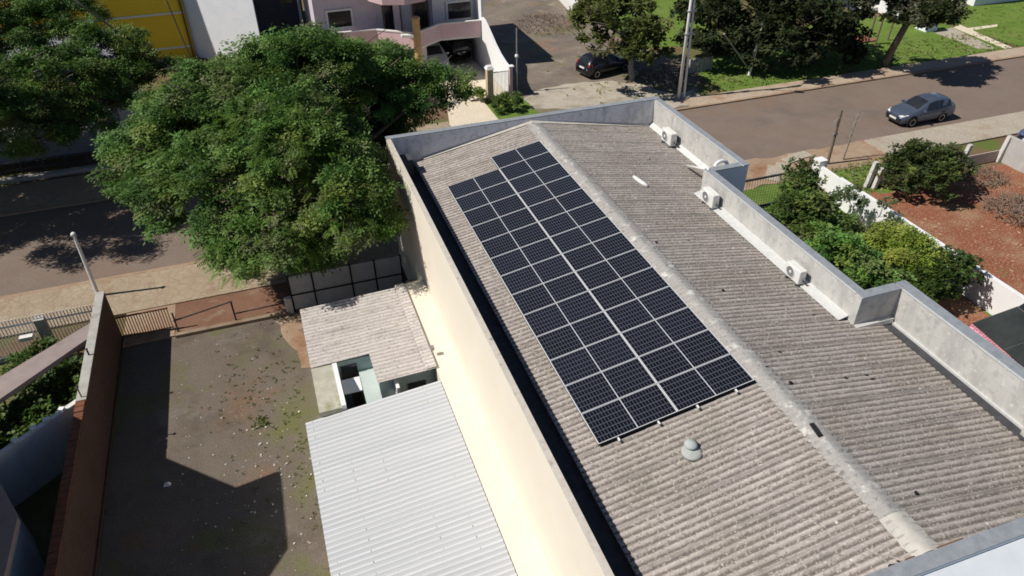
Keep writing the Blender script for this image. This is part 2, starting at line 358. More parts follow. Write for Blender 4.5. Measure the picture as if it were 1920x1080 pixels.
patch('red_lot', [(16.0, -12), (60, -12), (60, 15.3), (16.0, 15.3)], .008, 'red_lot', (.7, .12), 5)
patch('garden_lawn', [(6.7, 3), (15.9, 3), (15.9, 17.6), (6.7, 17.6)], .006, 'lawn')
patch('rubble_strip', jag(P2([(515, 602), (572, 586), (590, 690), (566, 690), (548, 650)]), .35, .12, 21), .010, 'red_walk')
patch('bare_soil', jag([(8, 2.5), (15.85, 2.5), (15.85, 6.6), (12.5, 7.2), (9, 6.0)], .6, .2, 23), .012, 'red_lot')
# slabs thrown down along the verge
mb = MB()
for (px, py, a, w, l) in ((1450, 325, .9, .35, .9), (1483, 300, .2, .3, .5), (1462, 318, .8, .3, .8), (1500, 292, .1, .35, .6)):
    p = at(px, py, .05); mb.obox((p.x, p.y, .05+(px % 7)*.005), (l, w, .03), a)
struct(mb.build('stepping_slabs', 'pale_walk'))
# far side of the street
patch('far_kerb', [(-60, 28.0), (120, 28.0), (120, 28.2), (-60, 28.2)], .10, 'red_walk', thick=.10)
patch('far_pavement', [(-60, 28.2), (.3, 28.2), (.3, 31.4), (-60, 31.4)], .09, 'stone_walk', thick=.09)
patch('far_pavement', [(15.6, 28.2), (120, 28.2), (120, 29.6), (15.6, 29.6)], .09, 'tan_walk', thick=.09)
patch('driveway', [(.3, 28.2), (3.35, 28.2), (3.35, 34.2), (1.0, 34.2), (.3, 31.0)], .10, 'cream_paving', thick=.10)
patch('house_forecourt', [(-6, 34.2), (5.25, 34.2), (5.25, 47), (-6, 47)], .06, 'cream_paving', thick=.06)
patch('lawn', [(3.4, 28.2), (6.3, 28.2), (6.0, 34), (3.4, 34.0)], .03, 'lawn', (.5, .12), 6, thick=.03)
patch('gravel_yard', [(5.4, 28.3), (15.7, 28.3), (20, 33.8), (17.5, 43), (22, 90), (5.4, 90)], .016, 'gravel', (.8, .2), 7)
patch('sandy_verge', jag(P2([(968, 205), (1000, 172), (1060, 158), (1130, 152), (1200, 158), (1262, 178), (1300, 168), (1330, 190), (1240, 205)]), .6, .2, 14), .022, 'sand')
patch('lawn', [(19.3, 29.6), (34, 29.6), (34, 33.6), (31, 36), (19.3, 36)], .02, 'lawn', (.5, .2), 8)
patch('dry_lawn', [(17.8, 33), (19.3, 29.8), (24, 36), (60, 70), (22, 90), (17.6, 50)], .012, 'dry_grass', (.8, .25), 9)
patch('lawn', [(17.9, 40), (24, 38), (32, 60), (20, 66)], .020, 'lawn', (.6, .25), 10)
patch('lawn', [(32, 29.6), (44, 29.6), (44.6, 37), (44, 40), (32, 40)], .016, 'lawn', (.5, .15), 11)
patch('lawn', [(45, 29.9), (70, 29.9), (70, 39.3), (45, 40.2)], .020, 'lawn')
patch('footpath', P2([(1752, 62), (1785, 52), (1868, 92), (1835, 92)]), .035, 'pale_walk', thick=.02)
patch('footpath', P2([(1787, 52), (1800, 47), (1898, 90), (1884, 92)]), .030, 'cream_paving', thick=.015)
patch('footpath', P2([(1800, 55), (1870, 46), (1870, 50), (1805, 60)]), .026, 'cream_paving', thick=.012)
# pebbles and crumbs scattered over the dirt lot
rs = np.random.RandomState(3); mb = MB()
for i in range(300):
    x = rs.uniform(-15.2, -11); y = rs.uniform(-2, 14.5)
    if rs.rand() < .5: y = rs.normal(6.5, 2.2); x = rs.normal(-12.4, 1.4)
    if x < -17 or x > -10.9 or y > 14.8: continue
    r = abs(rs.normal(0, .011))+.006
    if rs.rand() < .02: r *= 2.2
    mb.obox((x, y, r*.5), (r*rs.uniform(.7, 1.4), r, r*.7), rs.uniform(0, 3), (rs.uniform(-.4, .4), rs.uniform(-.4, .4)))
tag(mb.build('pebbles', surf('pale_pebble', (.42, .38, .32), (.6, .56, .5), 3, .9)), 'pale pebbles and crumbs of rubble scattered over the dirt lot', 'pebbles', kind='stuff')
mb = MB()
for i in range(420):
    x = rs.uniform(17, 34); y = rs.uniform(2, 12.5)
    r = abs(rs.normal(0, .03))+.02
    mb.obox((x, y, r*.3), (r*rs.uniform(.8, 2.2), r*.6, r*.35), rs.uniform(0, 3), (rs.uniform(-.3, .3), rs.uniform(-.3, .3)))
tag(mb.build('clods', surf('dry_clod', (.34, .19, .12), (.46, .31, .21), 3, .95)), 'dry clods and straw lying over the red earth lot', 'clods', kind='stuff')

MAT['paleblue_sheet'] = surf('pale_blue_metal_sheet', (.56, .60, .64), (.63, .67, .71), 1.2, .5)
# ------------------------------------------------------------------ main building
T = .18299; SL = .181; RX = .38
def zl(x): return 6 + x*T - .175
ZR = zl(RX)
def zr(x): return ZR - (x-RX)*T
YN, YF = -5.3, 16.83
bld = thing('main_building', 'long corrugated roof building with cream side wall and grey parapets, carrying the solar panels', 'building', (0, 5.7, 0))
def bpart(name, mat, fn, bevel=0, par=None, smooth=False):
    mb = MB(); fn(mb); return mb.build(name, mat, par or bld, bevel=bevel, smooth=smooth)
TOP = 6.08
bpart('side_wall', 'cream', lambda m: m.box(-5.8, -5.6, 0, -5.655, 17.1, TOP))
bpart('wall_plinth', 'cream', lambda m: (m.box(-6.62, -5.6, 0, -5.803, 11.6, 2.66), m.hexa([(-6.62, 11.602, 0), (-5.803, 11.602, 0), (-5.803, 15.6, 0), (-5.85, 15.6, 0), (-6.62, 11.602, 2.66), (-5.803, 11.602, 2.66), (-5.803, 15.6, .05), (-5.85, 15.6, .05)])))
bpart('coping', 'coping_stone', lambda m: m.box(-5.803, -5.6, TOP, -5.648, 17.1, TOP+.03))
bpart('front_parapet', 'parapet_dirty', lambda m: m.box(-5.654, 16.83, 0, 6.2, 17.098, TOP-.01))
bpart('coping', 'coping', lambda m: m.box(-5.82, 16.84, TOP+.001, 6.48, 17.14, TOP+.036))
bpart('parapet', 'parapet', lambda m: m.box(6.2, 10.19, 0, 6.45, 17.1, TOP-.004))
bpart('coping', 'coping', lambda m: m.box(6.232, 9.93, TOP-.003, 6.48, 16.798, TOP+.033))
bpart('parapet', 'paleblue', lambda m: m.box(4.953, 9.95, 0, 6.447, 10.188, TOP-.002))
bpart('coping', 'coping', lambda m: m.box(4.98, 9.92, TOP, 6.173, 10.21, TOP+.036))
bpart('parapet', 'parapet', lambda m: m.box(4.68, 2.0, 0, 4.95, 10.19, TOP-.004))
bpart('coping', 'coping', lambda m: m.box(4.712, 1.72, TOP-.003, 4.978, 10.21, TOP+.033))
bpart('coping_lip', 'flash', lambda m: m.box(4.655, 2.0, TOP-.003, 4.709, 9.95, TOP+.02))
bpart('coping_lip', 'flash', lambda m: m.box(6.025, -5.3, TOP-.003, 6.079, 1.70, TOP+.02))
bpart('coping_lip', 'flash', lambda m: m.box(6.175, 10.25, TOP-.003, 6.229, 16.79, TOP+.02))
bpart('parapet', 'parapet', lambda m: m.box(4.68, 1.75, 0, 6.40, 1.998, TOP-.002))
bpart('coping', 'coping', lambda m: m.box(4.98, 1.72, TOP, 6.02, 2.03, TOP+.036))
bpart('parapet', 'parapet', lambda m: m.box(6.05, -5.3, 0, 6.40, 1.748, TOP-.004))
bpart('coping', 'coping', lambda m: m.box(6.082, -5.3, TOP-.003, 6.43, 2.03, TOP+.033))
bpart('pilaster', 'parapet', lambda m: m.box(5.80, -5.29, 0, 6.048, -2.95, TOP+.02))
bpart('end_wall', 'paleblue', lambda m: m.box(-5.653, -5.6, 0, 6.45, -5.302, 5.98))
bpart('added_sunlit_sheet', 'paleblue_sheet', lambda m: m.hexa([(-1.5, -8.6, 5.25), (6.5, -8.6, 5.25), (6.5, -5.605, 5.86), (-1.5, -5.605, 5.86), (-1.5, -8.6, 5.29), (6.5, -8.6, 5.29), (6.5, -5.605, 5.90), (-1.5, -5.605, 5.90)]))  # sloping sheet added to catch the sun in front of the end wall
bpart('coping', 'coping', lambda m: (m.box(-5.52, -5.60, 5.981, 2.2, -5.285, 6.02), m.box(2.205, -5.60, 5.981, 6.47, -5.285, 6.022)))

def corr(m, ya, yb, rows, zf, pitch=.177, amp=.024, seg=8, nx=3, lap=.014, up=1):
    n = int(round((yb-ya)/pitch*seg)); ys = np.linspace(ya, yb, n+1); w = np.cos(2*np.pi*ys/pitch)*amp
    for (xa, xb) in rows:                       # xa = lower edge, xb = upper edge of a row of sheets
        base = len(m.v)
        for k in range(nx+1):
            t = k/nx; x = xa+(xb-xa)*t; z = zf(x)+lap*(1-t)
            m.v += [(x, float(ys[i]), float(z+w[i])) for i in range(n+1)]
        for k in range(nx):
            for i in range(n):
                a = base+k*(n+1)+i; q = (a, a+1, a+n+2, a+n+1)
                m.f.append(q if xb < xa else q[::-1])
        top = len(m.v); m.v += [(xa, float(ys[i]), float(zf(xa)+lap+w[i])) for i in range(n+1)]
        lip = len(m.v)                          # cut edge of the sheet
        m.v += [(xa, float(ys[i]), float(zf(xa)+w[i]-.004)) for i in range(n+1)]
        for i in range(n): m.f.append((top+i, top+i+1, lip+i+1, lip+i))
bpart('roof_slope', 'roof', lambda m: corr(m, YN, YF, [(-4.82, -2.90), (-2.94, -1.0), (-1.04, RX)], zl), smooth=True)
def rslope(m):
    corr(m, YN, 1.75, [(6.05, 4.2), (4.24, 2.4), (2.44, RX)], zr)
    corr(m, 1.75, 10.1, [(4.68, 4.2), (4.24, 2.4), (2.44, RX)], zr)
    corr(m, 10.1, YF, [(6.2, 4.2), (4.24, 2.4), (2.44, RX)], zr)
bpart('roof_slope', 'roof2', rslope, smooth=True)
def ridge(m):
    y = YN+.02; i = 0; rd = random.Random(5); seg = 8
    while y < YF-.1:
        ye = min(y+1.08, YF-.02); n = 24; prof = [(-.32, .028), (-.22, .036), (-.10, .050), (0, .056), (.10, .050), (.22, .034), (.34, .004)]
        jit = rd.uniform(-.02, .02); base = len(m.v)
        for k in range(n+1):
            yy = y+(ye-y+.03)*k/n; w = math.cos(2*math.pi*yy/.177)*.030
            for (dx, dz) in prof:
                x = RX+dx+jit; zz = (zl(x) if x < RX else zr(x))+dz+w*min(1, .25+abs(dx)/.28)+.012*(k/n)
                if dx > .3: x += .05*math.cos(2*math.pi*yy/.177+1)
                m.v.append((x, yy, zz))
        q = len(prof)
        for k in range(n):
            for j in range(q-1):
                a = base+k*q+j; m.f.append((a, a+1, a+q+1, a+q))
        y = ye; i += 1
MAT['mortar_pale'] = surf('pale_mortar', (.46, .44, .39), (.58, .55, .50), 5, .95, layers=[((.44, .40, .35), 3, .58, .75)], bmp=.3)
bpart('ridge_cap', 'ridge', ridge, smooth=True)
def mortar(m):
    n = 20; prof = [(-.33, .04), (-.2, .06), (-.08, .078), (.03, .082), (.14, .074), (.25, .055), (.36, .03)]
    for k in range(n+1):
        y = -5.25+.95*k/n
        for j, (dx, dz) in enumerate(prof):
            x = RX+dx+(.012*math.sin(k*.7+j) if j in (0, 6) else 0); m.v.append((x, y, (zl(x) if x < RX else zr(x))+dz+.006*math.sin(k*.9+j*2)))
    for k in range(n):
        for j in range(6): a = k*7+j; m.f.append((a, a+1, a+8, a+7))
bpart('ridge_mortar', 'mortar_pale', mortar, smooth=True)
bpart('gutter', 'gutter', lambda m: (m.box(-5.652, YN, 4.68, -4.65, YF, 4.74),))
bpart('flashing', 'flash', lambda m: (m.hexa([(4.34, 2.0, zr(4.34)+.03), (4.677, 2.0, zr(4.68)+.16), (4.677, 10.1, zr(4.68)+.16), (4.34, 10.1, zr(4.34)+.03), (4.34, 2.0, zr(4.34)+.045), (4.677, 2.0, zr(4.68)+.19), (4.677, 10.1, zr(4.68)+.19), (4.34, 10.1, zr(4.34)+.045)]),))
bpart('flashing', 'flash', lambda m: m.hexa([(6.0, 10.3, zr(6.0)+.03), (6.197, 10.3, zr(6.2)+.2), (6.197, 16.8, zr(6.2)+.2), (6.0, 16.8, zr(6.0)+.03), (6.0, 10.3, zr(6.0)+.045), (6.197, 10.3, zr(6.2)+.23), (6.197, 16.8, zr(6.2)+.23), (6.0, 16.8, zr(6.0)+.045)]))
bpart('gutter', 'gutter', lambda m: m.hexa([(5.66, YN, zr(5.66)+.03), (6.0, YN, zr(6.0)+.02), (6.0, 1.74, zr(6.0)+.02), (5.66, 1.74, zr(5.66)+.03), (5.66, YN, zr(5.66)+.045), (6.0, YN, zr(6.0)+.05), (6.0, 1.74, zr(6.0)+.05), (5.66, 1.74, zr(5.66)+.045)]))
bpart('flashing', 'flash', lambda m: m.box(5.985, -2.945, zr(6)+.03, 6.047, 1.745, zr(6)+.12))
bpart('flashing', 'flash', lambda m: m.box(4.70, 1.60, zr(4.7)-.15, 6.0, 1.747, zr(4.7)+.03))
bpart('flashing', 'coping_stone', lambda m: (m.hexa([(-4.4, 16.70, zl(-4.4)+.03), (RX, 16.70, ZR+.03), (RX, 16.828, ZR+.09), (-4.4, 16.828, zl(-4.4)+.09), (-4.4, 16.70, zl(-4.4)+.045), (RX, 16.70, ZR+.045), (RX, 16.828, ZR+.11), (-4.4, 16.828, zl(-4.4)+.11)]),
    m.hexa([(RX+.01, 16.70, ZR+.03), (6.0, 16.70, zr(6.0)+.03), (6.0, 16.828, zr(6.0)+.09), (RX+.01, 16.828, ZR+.09), (RX+.01, 16.70, ZR+.045), (6.0, 16.70, zr(6.0)+.045), (6.0, 16.828, zr(6.0)+.11), (RX+.01, 16.828, ZR+.11)])))
bpart('rust_trim', 'rust', lambda m: m.box(-.1, -5.26, ZR-.05, 1.3, -5.20, ZR-.0))
bpart('ridge_vent_slot', 'black', lambda m: m.obox((.36, -1.88, ZR+.085), (.055, .20, .02), -.15))
bpart('downpipe_box', 'gutter', lambda m: m.box(-5.45, 15.7, 4.741, -5.05, 16.3, 5.62))
# rusty bolts / missing-bolt holes on the sheets
for px, py in ((1462, 662), (1586, 710), (1526, 592), (1636, 712), (1625, 705), (1717, 925), (1482, 718), (1438, 690), (1355, 545), (1290, 452), (1218, 300), (1230, 455), (1708, 640)):
    d = ray(px, py); t = ((ZR+RX*T)-(CZ+CX*T))/(d.z+d.x*T); p = CAM+d*t
    bpart('roof_bolt', 'black', lambda m: m.lathe((p.x, p.y, p.z-.02), [(.05, 0), (.05, .05), (.03, .055)], 8))
# faces hidden from the street are plain render; a shop front closes the street side
bpart('street_door', 'glass_dark', lambda m: m.box(-3.5, 17.10, .12, 3.5, 17.14, 2.6))

# ------------------------------------------------------------------ solar panels and their rails
PW, PH = 2.118, 1.044
def panel():
    t = thing('solar_panel', None, 'solar panel', group='solar panels laid in two columns on the corrugated roof')
    f = MB(); w = .020; h = .0125
    f.box(-PW/2, -PH/2, .026, PW/2, -PH/2+h, .035); f.box(-PW/2, PH/2-h, .026, PW/2, PH/2, .035)
    f.box(-PW/2, -PH/2+h, .026, -PW/2+w, PH/2-h, .035); f.box(PW/2-w, -PH/2+h, .026, PW/2, PH/2-h, .035)
    f.build('frame', 'alu', t, local=True)
    f = MB(); f.box(-PW/2+.002, -PH/2+.002, -.045, PW/2-.002, PH/2-.002, .0255); f.build('frame_side_gap_shade', 'black', t, local=True)  # black frame side, deepened to stand in for the shaded gap below
    g = MB(); g.box(-PW/2+w, -PH/2+h, .027, PW/2-w, PH/2-h, .031); g.build('cell_sheet', 'cells', t, local=True)
    return t
ORD = ['nearest', 'second', 'third', 'fourth', 'fifth', 'sixth', 'seventh', 'eighth', 'ninth', 'tenth', 'eleventh', 'twelfth', 'thirteenth', 'fourteenth']
proto = panel(); first = True
for c, n in ((1, 14), (0, 13)):
    for i in range(n):
        o = proto if first else copy_tree(proto); first = False
        u = -1.065-2.13*(1-c); v = (i+.5)*1.06
        o.location = (u*math.cos(SL), v, 6+u*math.sin(SL)-.035); o.rotation_euler = (0, -SL, 0)
        side = 'ridge side column' if c else 'cream wall side column'
        o['label'] = 'dark solar panel, %s from the roof vent in the %s' % (ORD[i] if i else 'first', side) if i else 'dark solar panel at the roof vent end of the %s' % side
for k, u in enumerate((-.55, -1.62, -2.68, -3.75)):
    n = 13 if u < -2.2 else 14
    t = MB(); M = Matrix.Rotation(-SL, 3, 'Y')
    p = []
    for (du, dv, dz) in ((-.02, -.10, -.10), (.02, -.10, -.10), (.02, n*1.06+.05, -.10), (-.02, n*1.06+.05, -.10), (-.02, -.10, -.04), (.02, -.10, -.04), (.02, n*1.06+.05, -.04), (-.02, n*1.06+.05, -.04)):
        p.append(M @ Vector((u+du, dv, dz)) + Vector((0, 0, 6)))
    t.hexa(p)
    o = t.build('mounting_rail', 'alu', loc=(u*math.cos(SL), 0, 6+u*math.sin(SL)-.1))
    tag(o, 'aluminium rail end poking out under the panels, ' + ['nearest the ridge', 'second from the ridge', 'third from the ridge', 'nearest the cream wall'][k], 'mounting rail', 'rails under the solar panels')

# ------------------------------------------------------------------ air conditioners against the grey parapet
def aircon():
    t = thing('air_conditioner', None, 'air conditioner', group='air conditioner units along the parapet')
    m = MB(); m.box(-.15, -.40, .08, .15, .40, .64); m.build('casing', 'plastic_white', t, local=True, bevel=.03)
    m = MB(); m.lathe((-.150, .10, .36), [(.235, 0), (.235, -.022), (.212, -.026), (.205, -.004)], 24, 'X', False); m.build('fan_ring', 'plastic_white', t, local=True)
    m = MB(); m.lathe((-.152, .10, .36), [(.212, -.004), (.212, -.010)], 24, 'X'); g = m.build('fan_grille', surf('fan_grille_grey', (.14, .145, .15), (.24, .245, .25), 60, .6), t, local=True)
    m = MB(); m.lathe((-.165, .10, .36), [(.06, -.002), (.05, -.014)], 16, 'X'); m.build('fan_hub', 'plastic_white', g, local=True)
    m = MB(); m.box(.152, -.36, .14, .158, .30, .58); m.build('rear_coil', 'plastic_dark', t, local=True)
    m = MB(); m.box(-.06, -.42, .14, .10, -.402, .34); m.build('valve_cover', surf('valve_grey', (.45, .45, .44), (.55, .55, .54), 5, .5), t, local=True)
    for y in (-.28, .28):
        m = MB(); m.box(-.19, y-.03, 0, .19, y+.03, .08); m.build('foot', 'steel', t, local=True)
    m = MB(); m.tube([(.02, -.41, .25), (.05, -.5, .2), (.15, -.55, .1), (.24, -.55, .05)], .022, 8); m.build('pipe', 'plastic_dark', t, local=True)
    return t
ac = aircon()
for i, (x, y, dz, lab) in enumerate(((5.86, 14.72, 0, 'white air conditioner on the roof in the far street end corner of the parapet'),
        (4.40, 9.12, 0, 'white air conditioner beside the step in the parapet, near the white pipe'), (4.36, 4.12, 0, 'white air conditioner on the roof nearest the camera, midway along the grey parapet'))):
    o = ac if i == 0 else copy_tree(ac); o.location = (x, y, zr(x)+.05+dz); o['label'] = lab
    o.scale = (1.0, .98, .98) if i == 0 else (.92, .92, .92) if i == 1 else (.85, .84, .84)
# white U-bend behind the step, loose strip and pipe on the roof
m = MB(); p = onY(1339, 316, 10.40); q = onY(1363, 311, 10.40)
pts = [(p.x, 10.4, 4.7), (p.x, 10.4, 5.96)]+[((p.x+q.x)/2-(q.x-p.x)/2*math.cos(a), 10.4, 5.96+.24*math.sin(a)) for a in np.linspace(.3, math.pi-.3, 7)]+[(q.x, 10.4, 5.96), (q.x, 10.4, 4.7)]
m.tube(pts, .07, 10)
tag(m.build('vent_pipe', 'plastic_white', smooth=True), 'white U bend pipe showing above the pale step of the parapet', 'pipe')
def onR(px, py, dz=0):
    d = ray(px, py); t = ((ZR+RX*T+dz)-(CZ+CX*T))/(d.z+d.x*T); return CAM+d*t
def onL(px, py, dz=0):
    d = ray(px, py); t = ((6-.14+dz)-(CZ-CX*T))/(d.z-d.x*T); return CAM+d*t
m = MB(); a, b_, c = onR(1188, 331, .05), onR(1200, 340, .06), onR(1214, 349, .05)
m.tube([a, (a+b_)/2, b_, (b_+c)/2, c], [.06, .075, .08, .075, .06], 8)
tag(m.build('plastic_strip', 'plastic_white', smooth=True), 'short bent white plastic strip lying loose on the corrugated roof', 'plastic strip')
m = MB(); a = onR(1288, 311, .12); b_ = Vector((4.80, 10.05, 6.13)); m.tube([a, a*.35+b_*.65, b_], .055, 8)
tag(m.build('white_pipe', 'plastic_white', smooth=True), 'white pipe leaning from the roof onto the parapet corner', 'pipe')
# roof vent
v0 = onL(1297, 848)
vt = thing('roof_vent', 'pale green conical roof vent with dark mouth in front of the solar panels', 'roof vent', v0)
m = MB(); m.lathe((0, 0, .0), [(.25, -.03), (.24, .03), (.17, .05), (.10, .07)], 18); m.build('collar', surf('vent_mortar', (.36, .38, .36), (.46, .48, .45), 6, .9), vt, local=True, smooth=True)
m = MB(); m.lathe((.03, .12, .05), [(.11, 0), (.14, .05), (.16, .07), (.15, .10), (.09, .14), (.02, .155)], 18); cw = m.build('cowl', surf('vent_cowl_green', (.36, .41, .39), (.46, .50, .48), 5, .7), vt, local=True, smooth=True)
m = MB(); m.lathe((.14, .12, .075), [(.085, 0), (.085, .05), (.02, .055)], 16, 'X'); m.build('mouth', 'black', cw, local=True)
# curl of black cable at the near end wall
c0 = onL(1672, 1072, .1); m = MB(); pts = []
for k in range(26):
    a = k*.55; pts.append((c0.x+.10*math.cos(a)*(1-k*.012)+k*.008, c0.y+.10*math.sin(a)+(.05 if k > 18 else 0), c0.z+.05+.02*math.sin(a*.7)))
m.tube(pts, .018, 6); tag(m.build('cable_coil', 'black', smooth=True), 'loose curl of black cable at the near end of the roof', 'cable')
# ------------------------------------------------------------------ annex and shed on the cream wall side
MAT['green_wall'] = surf('grey_green_plaster', (.34, .43, .405), (.40, .49, .465), 2, .85, layers=[((.20, .24, .22), 2, .6, .8)])
MAT['mossy_slab'] = surf('mossy_concrete_slab', (.36, .35, .28), (.50, .48, .40), 2.2, .95, layers=[((.26, .27, .13), 1.4, .52, .72), ((.62, .60, .52), 3, .6, .75)], bmp=.25)
ax = thing('annex_building', 'small annex with old grey corrugated roof and open green walled court against the cream wall', 'building', (-8.4, 9, 0))
A = lambda n, mt, fn, par=None, **k: bpart(n, mt, fn, par=par or ax, **k)
def za(x): return 2.56 + (x+10.35)*.035
def axroof(m):
    corr(m, 8.25, 11.5, [(-10.42, -8.4), (-8.45, -6.62)], za, amp=.020)
    corr(m, 6.72, 8.25, [(-8.52, -6.62)], za, amp=.020, nx=2)
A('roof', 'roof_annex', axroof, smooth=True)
A('roof_flashing', 'roof_annex', lambda m: m.hexa([(-6.95, 6.75, za(-6.95)+.03), (-6.60, 6.75, 2.74), (-6.60, 11.6, 2.74), (-6.95, 11.6, za(-6.95)+.03), (-6.95, 6.75, za(-6.95)+.05), (-6.60, 6.75, 2.77), (-6.60, 11.6, 2.77), (-6.95, 11.6, za(-6.95)+.05)]))
A('wall', 'offwhite', lambda m: m.box(-10.34, 8.30, 0, -6.63, 11.42, 2.50))
A('wall', 'green_wall', lambda m: m.box(-8.45, 7.02, 0, -6.63, 8.298, 2.48))
A('partition', 'whitepaint', lambda m: m.box(-7.98, 6.50, 0, -7.88, 7.018, 2.45))
A('court_slab', 'mossy_slab', lambda m: m.prism([(-10.42, 6.15), (-9.72, 6.15), (-9.72, 8.24), (-10.42, 8.24)], 2.35, 2.53))
A('court_wall', 'whitepaint', lambda m: m.box(-9.74, 6.2, 0, -9.60, 8.24, 2.56))
A('court_wall', 'offwhite', lambda m: m.box(-10.36, 6.2, 0, -10.22, 8.24, 2.349))
A('court_wall', 'green_wall', lambda m: m.box(-9.598, 8.246, 0, -8.47, 8.298, 2.54))
MAT['pale_green_wall'] = surf('pale_green_plaster', (.46, .53, .50), (.54, .60, .57), 2, .85)
A('added_sunlit_ledge', 'pale_green_wall', lambda m: m.box(-8.95, 6.25, .061, -8.452, 8.24, 2.0))  # ledge added so its sunlit top stands in for the lit court wall
A('court_floor', 'pale_walk', lambda m: m.box(-9.598, 5.8, 0, -8.452, 8.244, .06))
w = A('window', 'glass_dark', lambda m: m.box(-9.5, 8.20, 1.75, -8.97, 8.244, 2.35))
A('awning', 'whitepaint', lambda m: m.hexa([(-9.56, 7.40, 1.86), (-8.97, 7.40, 1.86), (-8.97, 7.92, 2.0), (-9.56, 7.92, 2.0), (-9.56, 7.40, 1.90), (-8.97, 7.40, 1.90), (-8.97, 7.92, 2.04), (-9.56, 7.92, 2.04)]))
A('door', 'wood', lambda m: m.box(-9.3, 8.205, .06, -8.6, 8.243, 1.5))
A('window', 'glass_dark', lambda m: m.box(-7.55, 6.985, 1.55, -6.95, 7.018, 2.05))
A('floodlight', 'steel', lambda m: (m.box(-6.62, 7.35, 2.9, -6.5, 7.5, 3.02), m.tube([(-6.6, 7.4, 2.86), (-6.6, 7.4, 2.94)], .02)))
fl = onX(952, 985, -5.83)
bpart('floodlight', 'steel', lambda m: (m.box(-5.98, fl.y-.07, fl.z-.05, -5.86, fl.y+.07, fl.z+.06), m.tube([(-5.81, fl.y, fl.z), (-5.87, fl.y, fl.z)], .02)))
sh = thing('metal_roof_shed', 'low shed with wide pale ribbed metal roof beside the cream wall', 'shed', (-8.7, 1.5, 0))
def zs(x): return 2.66 - (-6.63-x)*.10
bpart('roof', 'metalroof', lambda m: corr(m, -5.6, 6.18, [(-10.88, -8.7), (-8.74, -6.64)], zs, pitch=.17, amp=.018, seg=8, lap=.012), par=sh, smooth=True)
def ribs(m):
    for y in np.arange(-5.3, 6.0, .95):
        m.hexa([(-10.88, y, zs(-10.88)+.02), (-6.65, y, zs(-6.65)+.02), (-6.65, y+.035, zs(-6.65)+.02), (-10.88, y+.035, zs(-10.88)+.02), (-10.88, y, zs(-10.88)+.042), (-6.65, y, zs(-6.65)+.036), (-6.65, y+.035, zs(-6.65)+.036), (-10.88, y+.035, zs(-10.88)+.042)])
bpart('wall', 'offwhite', lambda m: m.box(-10.72, -5.4, 0, -6.64, 6.02, 2.10), par=sh)
bpart('fascia', 'whitepaint', lambda m: (m.box(-10.86, -5.58, 2.08, -10.80, 6.15, 2.19), m.box(-10.79, 6.10, 2.08, -6.66, 6.15, 2.20)), par=sh)

# ------------------------------------------------------------------ the neighbour's garden beyond the brick wall
MAT['brick'] = None
def brickmat():
    m, nt, b = newmat('bare_brick'); v = coords(nt, (1, 1, 1), 'World'); s = xyz(nt, v)
    cb = nt.nodes.new('ShaderNodeCombineXYZ'); lk(nt, s[1], cb.inputs[0]); lk(nt, s[2], cb.inputs[1]); lk(nt, s[0], cb.inputs[2])
    br = nt.nodes.new('ShaderNodeTexBrick'); br.inputs['Scale'].default_value = 1; br.inputs['Brick Width'].default_value = .24; br.inputs['Row Height'].default_value = .10
    br.inputs['Mortar Size'].default_value = .012; br.inputs['Color1'].default_value = (.13, .060, .042, 1); br.inputs['Color2'].default_value = (.09, .052, .042, 1); br.inputs['Mortar'].default_value = (.10, .09, .08, 1)
    lk(nt, cb.outputs[0], br.inputs[0])
    col = mixc(nt, ramp(nt, noise(nt, v, 1.3, 6), [(.45, 0.0), (.7, .8)]), br.outputs[0], (.085, .055, .042))
    lk(nt, col, b.inputs['Base Color']); b.inputs['Roughness'].default_value = .95; b.inputs['Specular IOR Level'].default_value = .1; return m
MAT['brick'] = brickmat()
bw = thing('brick_wall', 'tall rough brick boundary wall between the dirt lot and the neighbouring garden', 'wall', (-17.4, 6, 0))
bpart('brickwork', 'brick', lambda m: (m.box(-17.60, 9.6, 0, -17.32, 15.75, 2.18), m.box(-17.60, -6, 0, -17.32, 9.598, 2.16)), par=bw)
bpart('mortar_cap', 'concrete', lambda m: m.box(-17.61, 9.6, 2.181, -17.31, 15.76, 2.22), par=bw)
def bcap(m):
    rd = random.Random(2); y = 9.55
    while y > -6: m.box(-17.6, y-.23, 2.161, -17.33, y, 2.21+rd.uniform(0, .03)); y -= .25
bpart('brick_course', surf('orange_brick', (.13, .055, .034), (.22, .085, .045), 4, .95), bcap, par=bw)
bpart('footing', 'brick', lambda m: m.box(-17.319, -6, 0, -17.24, 15.7, .05), par=bw)
bpart('iron_post', 'darkrail', lambda m: (m.tube([(-17.45, 11.9, 2.0), (-17.45, 11.9, 2.45)], .03), m.lathe((-17.45, 11.9, 2.45), [(.03, 0), (.05, .03), (.0, .07)], 10)), par=bw)
bpart('iron_post', 'darkrail', lambda m: (m.tube([(-17.45, 9.75, 2.0), (-17.45, 9.75, 2.6)], .02), m.lathe((-17.45, 9.75, 2.6), [(.03, 0), (.06, .04), (.0, .09)], 10)), par=bw)
